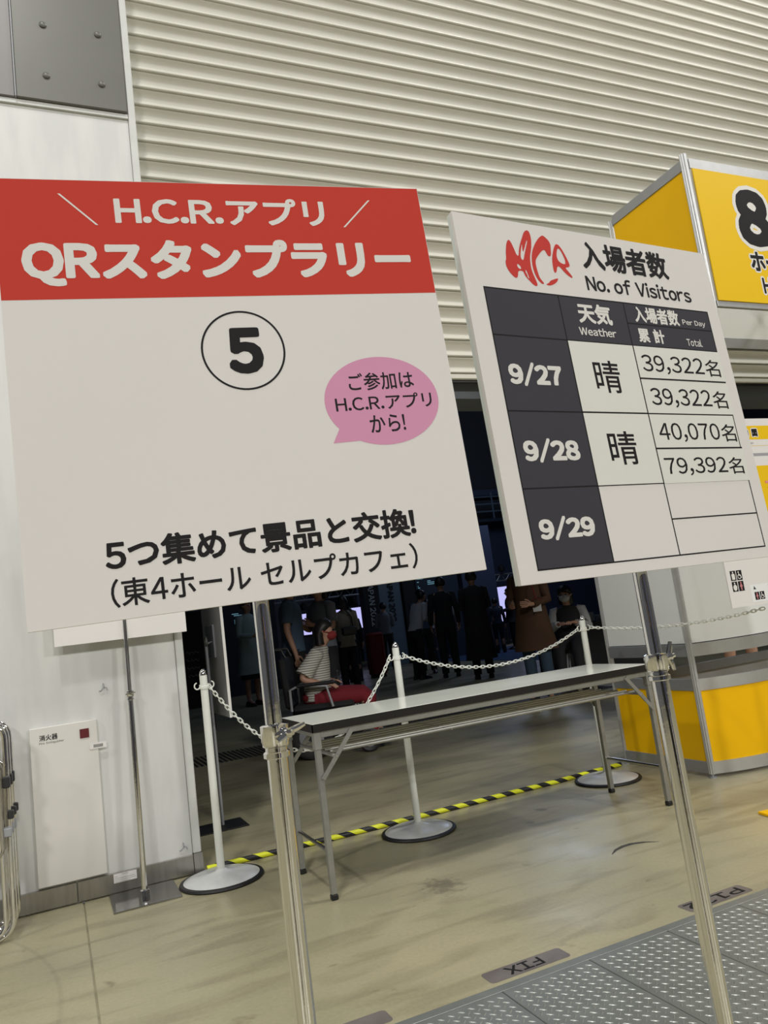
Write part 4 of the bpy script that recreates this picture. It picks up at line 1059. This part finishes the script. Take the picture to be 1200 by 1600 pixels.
standing('person in a white shirt bending over a sheet of paper', 6.06, 12.808, 1.66, math.radians(10), 'shirt', M_cwhite, M_cblk, 'trousers', 'short', 'front', hunch=.35, sleeve='long')
standing('person in a blue top beside the bending white shirt person', 6.70, 13.75, 1.66, TO, 'shirt', M_cblue, M_cblk, 'trousers', 'short', 'down')
standing('tall dark-clothed person left of the dark passage wall', 6.40, 12.25, 1.78, AWAY, 'shirt', M_cblk, M_cblk, 'trousers', 'short', 'down', sleeve='long')
standing('large person in a long black coat standing in the middle of the dark passage', 6.339, 11.019, 1.76, AWAY, 'coat', M_cblk, M_cblk, 'trousers', 'short', 'front', sleeve='long', hem=.30)
standing('small pale-shirted person far behind the black-coated person', 9.3, 17.6, 1.55, TO, 'shirt', M_cwhite, M_cnavy, 'trousers', 'short', 'down')
standing('second small pale-shirted person far behind, nearer the banners', 8.55, 17.2, 1.55, AWAY, 'shirt', M_cwhite, M_cnavy, 'trousers', 'short', 'down')
standing('dark silhouette at the left edge of the bright right screen', 10.2, 17.2, 1.50, FACE_R, 'shirt', M_cblk, M_cblk, 'trousers', 'short', 'down', sleeve='long')
standing('dark silhouette in the middle before the bright right screen', 10.12, 16.6, 1.36, AWAY, 'shirt', M_cnavy, M_cblk, 'trousers', 'short', 'down', sleeve='long')
standing('dark silhouette before the right half of the bright right screen', 10.98, 17.27, 1.58, math.radians(160), 'coat', M_cblk, M_cblk, 'trousers', 'short', 'front', sleeve='long', hem=.75)
standing('person in a long brown coat and jeans wearing a white badge', 4.864, 7.245, 1.68, math.radians(215), 'coat', M_cbrown, M_cjean, 'trousers', 'bob', 'front', sleeve='long', hem=.58)
standing('person in shorts whose bare legs show through the booth counter gap', 5.36, 4.95, 1.66, TO, 'shirt', M_cblk, M_cblk, 'shorts', 'short', 'front')
standing('left silhouette head before the bright left screen', 5.15, 14.6, 1.42, AWAY, 'shirt', M_cblk, M_cblk, 'trousers', 'short', 'down', sleeve='long')
standing('right silhouette head before the bright left screen', 5.55, 14.75, 1.50, AWAY, 'shirt', M_cblk, M_cblk, 'trousers', 'short', 'down', sleeve='long')
bd = thing('name_badge', (4.73, 7.05, 0.98), 'white name badge with a red top worn on the brown coat', 'badge')
def badge_box(z0, z1, m_, nm, e=0.0):
    c = Vector((4.80, 7.02, 0)); part(nm, MB().box(-.045, .045, -.003-e, .003+e, z0, z1, M=Matrix.Translation(c) @ Matrix.Rotation(math.radians(-30), 4, 'Z')), m_, bd)
badge_box(.985, 1.085, M_cwhite, 'card'); badge_box(1.085, 1.12, M_cred, 'lanyard_tab', .001)
part('lanyard', MB().tube([(4.80, 7.02, 1.12), (4.80, 7.06, 1.28), (4.83, 7.12, 1.42)], .006, 6), M_cred, bd)

# seated person with mask behind the barrier
def seated(label, x, y, rz, shirt_m, leg_m, hs, mask, lean=.0, arm='lap', s=1.0, vest=None):
    t = thing('person', (x, y, 0), label, 'person', None, rz); P_ = {}; E_ = []
    def add(n_, a, b, c_, r): P_[n_] = (a*s+lean*max(0, c_-.5)*s, b*s, c_*s, r)
    add('pelvis', 0, 0, .53, (.11, .14)); add('spine', .0, 0, .70, (.09, .125)); add('chest', .01, 0, .87, (.10, .15)); add('nb', .015, 0, .985, .056); add('neck', .03, 0, 1.03, .048)
    E_ += [('pelvis', 'spine'), ('spine', 'chest'), ('chest', 'nb'), ('nb', 'neck')]
    hc = Vector((.055*s+lean*.64*s, 0, 1.135*s)); head_pts(P_, E_, 'neck', hc, (1, 0, 0), s)
    for sd, key in ((1, 'l'), (-1, 'r')):
        add(key+'sh', 0, sd*.17, .94, .055)
        if arm == 'rest': el, wr, hd = (-.13, sd*.25, .72), (.05, sd*.27, .665), (.9, -sd*.1, -.12)
        else: el, wr, hd = (.03, sd*.24, .72), (.25, sd*.10, .78), (.8, -sd*.5, .1)
        add(key+'el', *el, .040); add(key+'wrist', *wr, .027)
        E_ += [('chest', key+'sh'), (key+'sh', key+'el'), (key+'el', key+'wrist')]
        hand_pts(P_, E_, key, P_[key+'wrist'][:3], hd, (0, -sd, .2), (0.2, 0, -1))
        add(key+'hip', .06, sd*.09, .52, .080); add(key+'knee', .46, sd*.11, .50, .058); add(key+'calf', .49, sd*.11, .36, .050); add(key+'ank', .50, sd*.11, .17, .036); add(key+'toe', .60, sd*.12, .115, .028)
        E_ += [('pelvis', key+'hip'), (key+'hip', key+'knee'), (key+'knee', key+'calf'), (key+'calf', key+'ank'), (key+'ank', key+'toe')]
        shoe(t, .48*s, sd*.11*s, .08*s if arm == 'rest' else .0)
    lpart('body', skin_mesh(P_, E_, M_skin, 2), M_skin, t)
    if not mask: face(t, hc, (1, 0, 0), s)
    else:
        for sg in (1, -1): lpart('eye', MB().ball(hc+Vector((.080, .030*sg, .006)), .010, .014, .007, 10, 6), M_ink, t)
        lpart('face_mask', MB().ball(hc+Vector((.052, 0, -.042))*s, .062*s, .068*s, .050*s, 18, 10), mask, t)
        for sg in (1, -1): lpart('ear_loop', MB().tube([hc+Vector((.06, .055*sg, -.02)), hc+Vector((.02, .082*sg, -.005)), hc+Vector((-.015, .088*sg, .004))], .004, 6), mask, t)
    hair(t, hc, (1, 0, 0), hs, s*1.06)
    X_, Y_ = Vector((1, 0, 0)), Vector((0, 1, 0)); R_ = lambda z_, a, b, dx=0: (Vector((dx*s+lean*max(0, z_-.5)*s, 0, z_*s)), X_*a*s, Y_*b*s)
    mb = MB().loft([R_(.50, .135, .175, .01), R_(.60, .13, .17), R_(.72, .12, .16), R_(.84, .112, .172), R_(.92, .098, .180), R_(.97, .085, .12, .01), R_(1.0, .066, .07, .015)], 24)
    if vest: lpart('vest', mb, vest, t); mb = MB()
    V_ = lambda n_: Vector(P_[n_][:3])
    for key in ('l', 'r'):
        a, b, c_ = V_(key+'sh'), V_(key+'el'), V_(key+'wrist'); a0 = a+(V_('chest')-a)*.2+Vector((0, 0, .01))
        if arm == 'rest': mb.tube([a0, a, a+(b-a)*.5, a+(b-a)*.85], [.064*s, .070*s, .076*s, .084*s], 14)
        else: mb.tube([a0, a, a+(b-a)*.6, b, b+(c_-b)*.9], [.060*s, .066*s, .060*s, .056*s, .040*s], 14)
    lpart('shirt', mb, shirt_m, t)
    mb = MB()
    for key in ('l', 'r'):
        hp, kn, an = V_(key+'hip'), V_(key+'knee'), V_(key+'ank')
        mb.tube([hp-Vector((.06, 0, 0)), hp+(kn-hp)*.4, kn+Vector((-.02, 0, .005)), kn+Vector((.035, 0, -.04)), kn+(an-kn)*.6, an], [.095*s, .092*s, .075*s, .070*s, .062*s, .058*s], 14)
    mb.ball(V_('pelvis'), .15*s, .165*s, .10*s); lpart('trousers', mb, leg_m, t)
    return t
WX, WY = 2.16, 6.80
wu = seated('person in a striped top, red trousers and red mask sitting in a black wheelchair', WX, WY, FACE_R, M_stripe, M_cred, 'bob', M_maskr, lean=.14, arm='rest', s=.94)
def wheelchair(x, y, rz):
    t = thing('wheelchair', (x, y, 0), 'black powered wheelchair under the striped-top person', 'wheelchair', None, rz)
    def wheel(cx_, cy_, r, w_, nm='wheel'):
        M = Matrix.Translation((cx_, cy_, r)) @ Matrix.Rotation(PI/2, 4, 'X')
        o = lpart(nm, MB().lathe(0, 0, [(r*.62, -w_*.3), (r*.85, -w_*.5), (r*.97, -w_*.42), (r, 0), (r*.97, w_*.42), (r*.85, w_*.5), (r*.62, w_*.3)], 28, M), M_black, t)
        lpart('hub', MB().lathe(0, 0, [(r*.60, -w_*.28), (r*.2, -w_*.5), (r*.2, w_*.5), (r*.60, w_*.28)], 20, M), M_greyp, o)
    for sd in (-1, 1): wheel(-.05, sd*.29, .19, .07); wheel(.44, sd*.25, .10, .05, 'caster_wheel')
    lpart('seat', MB().box(-.20, .34, -.23, .23, .395, .45, bev=.02), M_cblk, t)
    lpart('backrest', MB().box(-.23, -.17, -.22, .22, .45, .90, M=Matrix.Rotation(math.radians(-4), 4, 'Y'), bev=.02), M_cblk, t)
    lpart('motor_box', MB().box(-.22, .26, -.20, .20, .16, .37, bev=.02), M_blackp, t)
    for sd in (-1, 1):
        lpart('armrest', MB().box(-.14, .20, sd*.27-.03, sd*.27+.03, .615, .645, bev=.012), M_blackp, t)
        lpart('arm_frame', MB().tube([(-.20, sd*.27, .42), (-.20, sd*.27, .60), (-.12, sd*.27, .63), (.12, sd*.27, .60), (.16, sd*.27, .42)], .012, 8), M_greyp, t)
        lpart('push_handle', MB().tube([(-.22, sd*.19, .88), (-.25, sd*.19, .95), (-.36, sd*.19, .96)], .013, 8), M_black, t)
    lpart('joystick', MB().lathe(.23, -.27, [(.03, .645), (.03, .66), (.007, .665), (.007, .70), (.014, .71), (.008, .725)], 12), M_blackp, t)
    lpart('footrest', MB().box(.42, .66, -.18, .18, .065, .082, bev=.006), M_blackp, t)
    lpart('leg_tube', MB().tube([(.34, .12, .40), (.44, .12, .22), (.50, .12, .075)], .012, 8), M_greyp, t)
    lpart('leg_tube', MB().tube([(.34, -.12, .40), (.44, -.12, .22), (.50, -.12, .075)], .012, 8), M_greyp, t)
wheelchair(WX, WY, FACE_R)
seated('person in a black vest, pale sleeves and white mask sitting behind the right post', 6.16, 8.328, math.radians(225), M_cwhite, M_cblk, 'bob', M_maskw, lean=.05, vest=M_cblk)
ch = thing('stool', (6.16, 8.328, 0), 'dark stool under the white-masked person', 'stool', None, math.radians(225))
lpart('seat', MB().lathe(0, 0, [(.17, .395), (.19, .41), (.19, .44), (.17, .455)], 24), M_cblk, ch)
for i in range(4):
    a_ = PI/4+PI/2*i; lpart('leg', MB().tube([(.12*math.cos(a_), .12*math.sin(a_), .40), (.17*math.cos(a_), .17*math.sin(a_), 0.0)], .012, 8), M_greyp, ch)

# ================================================================== DIM HALL FURNITURE
def screen(label, x0, y0, x1, y1, z0, z1):
    d = Vector((x1-x0, y1-y0, 0)); n_ = Vector((d.y, -d.x, 0)).normalized()
    t = thing('stage_screen', ((x0+x1)/2, (y0+y1)/2, 0), label, 'screen')
    fr = Frame((x0, y0, z1), d.normalized(), (0, 0, -1), -n_); w_ = d.length
    part('housing', slab(fr, -.06, w_+.06, -.06, z1-z0+.06, -.12, -.01), M_blackp, t)
    part('display', rect(fr, 0, w_, 0, z1-z0, 0.0), M_screen, t)
    for u in (.3, w_-.3): part('support', MB().tube([fr.p(u, z1-z0+.05, -.06), fr.p(u, z1-.01, -.06)], .05, 8), M_blackp, t)
    return fr
screen('bright lavender projection screen behind the beige-topped person', 6.28, 20.3, 7.99, 20.0, 1.05, 1.62)
screen('bright lavender screen at the right end of the dark passage', 12.18, 20.0, 13.35, 19.8, .70, 1.72)
def banner(label, x, y, w_, h_, m_, txt=None, tm_=None, fw_=.3, rz=-.2):
    t = thing('exhibit_banner', (x+w_/2, y, 0), label, 'banner')
    part('panel', MB().box(x, x+w_, y, y+.25, 0.0, h_, bev=.01), m_, t)
    if txt:
        fr = Frame((x+w_*.5+.1, y-.012, h_-.05), (0, 0, -1), (-1, 0, 0), (0, 1, 0))
        part('lettering', lettering(fr, txt, fw_, fw_+1.15, 0, .16, .0, .03), tm_, t)
banner('black exhibit banner with white vertical JAPAN 2022 lettering', 7.20, 18.0, .42, 3.0, M_cblk, 'JAPAN 2022', M_cwhite, .75)
banner('pale exhibit banner with dark vertical JAPAN 2022 lettering', 7.66, 18.05, .62, 3.0, M_panel2, 'JAPAN 2022', M_cblk, .70)
banner('black exhibit banner between pale banner and text wall', 8.32, 18.0, .36, 3.0, M_cblk)
xw = thing('text_wall', (9.3, 18.0, 0), 'dark exhibit wall with small glowing text lines', 'wall panel')
part('panel', MB().box(8.70, 9.95, 18.0, 18.2, 0, 3.2), M_panel, xw)
FXW = Frame((8.70, 17.995, 3.2), (1, 0, 0), (0, 0, -1), (0, 1, 0))
for a, b, c_ in ((.05, .23, .99), (.05, .10, 1.07), (.06, .08, 1.18), (.06, .12, 1.22), (.06, .09, 1.27), (.35, .74, .97), (.35, .45, 1.06), (.35, .62, 1.10), (.35, .60, 1.145), (.37, .55, .93)):
    part('text_line', rect(FXW, a, b, c_+.10, c_+.122, .002), M_led, xw)
x2 = thing('text_wall', (3.6, 16.1, 0), 'dark exhibit wall with glowing text lines behind the teal coat person', 'wall panel')
part('panel', MB().box(3.05, 4.4, 16.1, 16.3, 0, 2.8), M_panel, x2)
FX2 = Frame((3.05, 16.095, 2.8), (1, 0, 0), (0, 0, -1), (0, 1, 0))
for a, b, c_ in ((.42, .56, 1.12), (.46, .66, 1.155), (.46, .50, 1.25), (.46, .58, 1.28), (.46, .57, 1.315), (.18, .24, 1.22)):
    part('text_line', rect(FX2, a, b, c_, c_+.016, .002), M_led, x2)
nb_ = thing('notice_board', (1.70, 10.4, 0), 'black notice board with faint white handwriting left of the door stand', 'board')
part('panel', MB().box(1.45, 1.95, 10.40, 10.43, .30, 1.55), M_cblk, nb_)
part('easel_leg', MB().box(1.50, 1.53, 10.41, 10.50, 0, .4), M_cblk, nb_); part('easel_leg', MB().box(1.87, 1.90, 10.41, 10.50, 0, .4), M_cblk, nb_)
scr = MB()
for i in range(4):
    z_ = 1.02-i*.10; pts = [(1.60+.02*k_, 10.397, z_+.018*math.sin(k_*2.3+i)) for k_ in range(9)]; scr.tube(pts, .0025, 4)
part('handwriting', scr, M_cwhite, nb_, kind='stuff')
# blue-grey stage wall, gallery rails and lighting truss in the gap between the boards
struct('wall_stage', MB().box(10.2, 11.25, 18.2, 18.5, 0, 3.4), M_bpanel)
struct('wall_gallery', MB().box(9.0, 20, 23.0, 23.3, 0, 4.2), M_bpanel)
struct('trim_5', MB().box(9.0, 20, 22.0, 23.0, 4.9, 5.1), M_bpanel)
rl = thing('gallery_railing', (13, 22.0, 4.2), 'faint railing high in the dark hall between the two boards', 'railing')
for z_ in (4.35, 4.6, 4.85): part('rail', MB().tube([(9.0, 22.0, z_), (18, 22.0, z_)], .03, 6), M_panel2, rl)
for i in range(10): part('baluster', MB().tube([(9.4+i*.9, 22.0, 4.1), (9.4+i*.9, 22.0, 5.0)], .03, 6), M_panel2, rl)
part('deck', MB().box(9.0, 18, 22.0, 23.0, 4.0, 4.1), M_panel, rl)
ts = thing('lighting_truss', (12.6, 19.2, 0), 'metal lighting truss with lamps above the bright right screen', 'truss')
for dx, dy in ((0, 0), (.28, 0), (.28, .28), (0, .28)): part('tower_tube', MB().tube([(12.25+dx, 20.4+dy, 0), (12.25+dx, 20.4+dy, 3.4)], .025, 6), M_alu, ts)
for i in range(11):
    z_ = .1+i*.3; mb = MB().tube([(12.25, 20.4, z_), (12.53, 20.4, z_+.28)], .015, 5).tube([(12.25, 20.4, z_+.3), (12.53, 20.4, z_+.28)], .015, 5); part('brace', mb, M_alu, ts)
for z_ in (1.92, 2.12): part('chord', MB().tube([(12.2, 20.4, z_), (15.5, 20.4, z_)], .025, 6), M_alu, ts)
for i in range(10):
    part('brace', MB().tube([(12.3+i*.33, 20.4, 1.92), (12.3+i*.33+.165, 20.4, 2.12), (12.3+i*.33+.33, 20.4, 1.92)], .012, 5), M_alu, ts)
for i in range(3): part('lamp_head', MB().lathe(12.8+i*.6, 20.3, [(.05, 2.18), (.10, 2.22), (.11, 2.34), (.05, 2.40)], 14), M_blackp, ts)
t2 = thing('lighting_truss', (7.0, 19.0, 0), 'dim lighting truss with hanging lamps above the left screen', 'truss')
for z_ in (2.0, 2.25): part('chord', MB().tube([(5.4, 20.6, z_), (8.6, 20.6, z_)], .03, 6), M_alu2, t2)
for i in range(9): part('brace', MB().tube([(5.5+i*.34, 20.6, 2.0), (5.67+i*.34, 20.6, 2.25), (5.84+i*.34, 20.6, 2.0)], .012, 5), M_alu2, t2)
for i in range(5): part('lamp_head', MB().lathe(5.9+i*.5, 20.45, [(.04, 1.72), (.09, 1.75), (.10, 1.88), (.04, 1.94)], 12), M_blackp, t2)
for x in (5.45, 8.55): part('tower_tube', MB().tube([(x, 20.6, 0), (x, 20.6, 2.3)], .04, 6), M_alu2, t2)
cw = MB().box(8.6, 16, 12.5, 19, 0.0, .004)
single('blue_carpet', cw, M_bluecarpet, 'blue carpet on the floor before the right screen', 'carpet')
# dark merchandise table left of the masked person
dt = thing('display_table', (6.9, 9.3, 0), 'black-clothed display table right of the masked person', 'table')
part('cloth_cover', MB().box(6.45, 8.2, 9.0, 9.6, 0, .72, bev=.01), M_cblk, dt)
ORD = ('first', 'second', 'third', 'fourth', 'fifth', 'sixth', 'seventh', 'eighth', 'ninth')
for i in range(9):
    xx = 6.6+i*.17; mb = MB().box(xx, xx+.10, 9.15+.05*(i % 3), 9.22+.05*(i % 3), .72, .80+.05*((i*7) % 4), bev=.006)
    single('display_item', mb, (M_cgrey, M_panel2, M_cnavy)[i % 3], f'{("grey", "pale", "navy")[i % 3]} box, {ORD[i]} from the left on the black display table', 'box', 'items on the black display table')
# red backed chair near the left screen
rd = thing('red_stool', (6.16, 15.05, 0), 'dark red upholstered block seat under the left screen', 'seat')
part('cushion', MB().box(6.00, 6.32, 14.9, 15.2, 0.04, .92, bev=.04), cloth('dark_red_cloth', (.20, .015, .015)), rd)
part('base', MB().box(6.03, 6.29, 14.93, 15.17, 0.0, .05), M_black, rd)

standing('dark-clothed person behind the camera, mirrored only in the chrome poles', 0.12, -0.62, 1.72, math.radians(80), 'shirt', M_cnavy, M_cblk, 'trousers', 'short', 'up', sleeve='long')
# partitions behind the photographer (seen only in the chrome)
struct('wall_partition', MB().box(1.3, 2.1, -4.6, -4.5, 0, 2.6), M_blue)
struct('wall_partition_dark', MB().box(-3.6, 0.2, -5.6, -5.5, 0, 2.7), M_cblk)
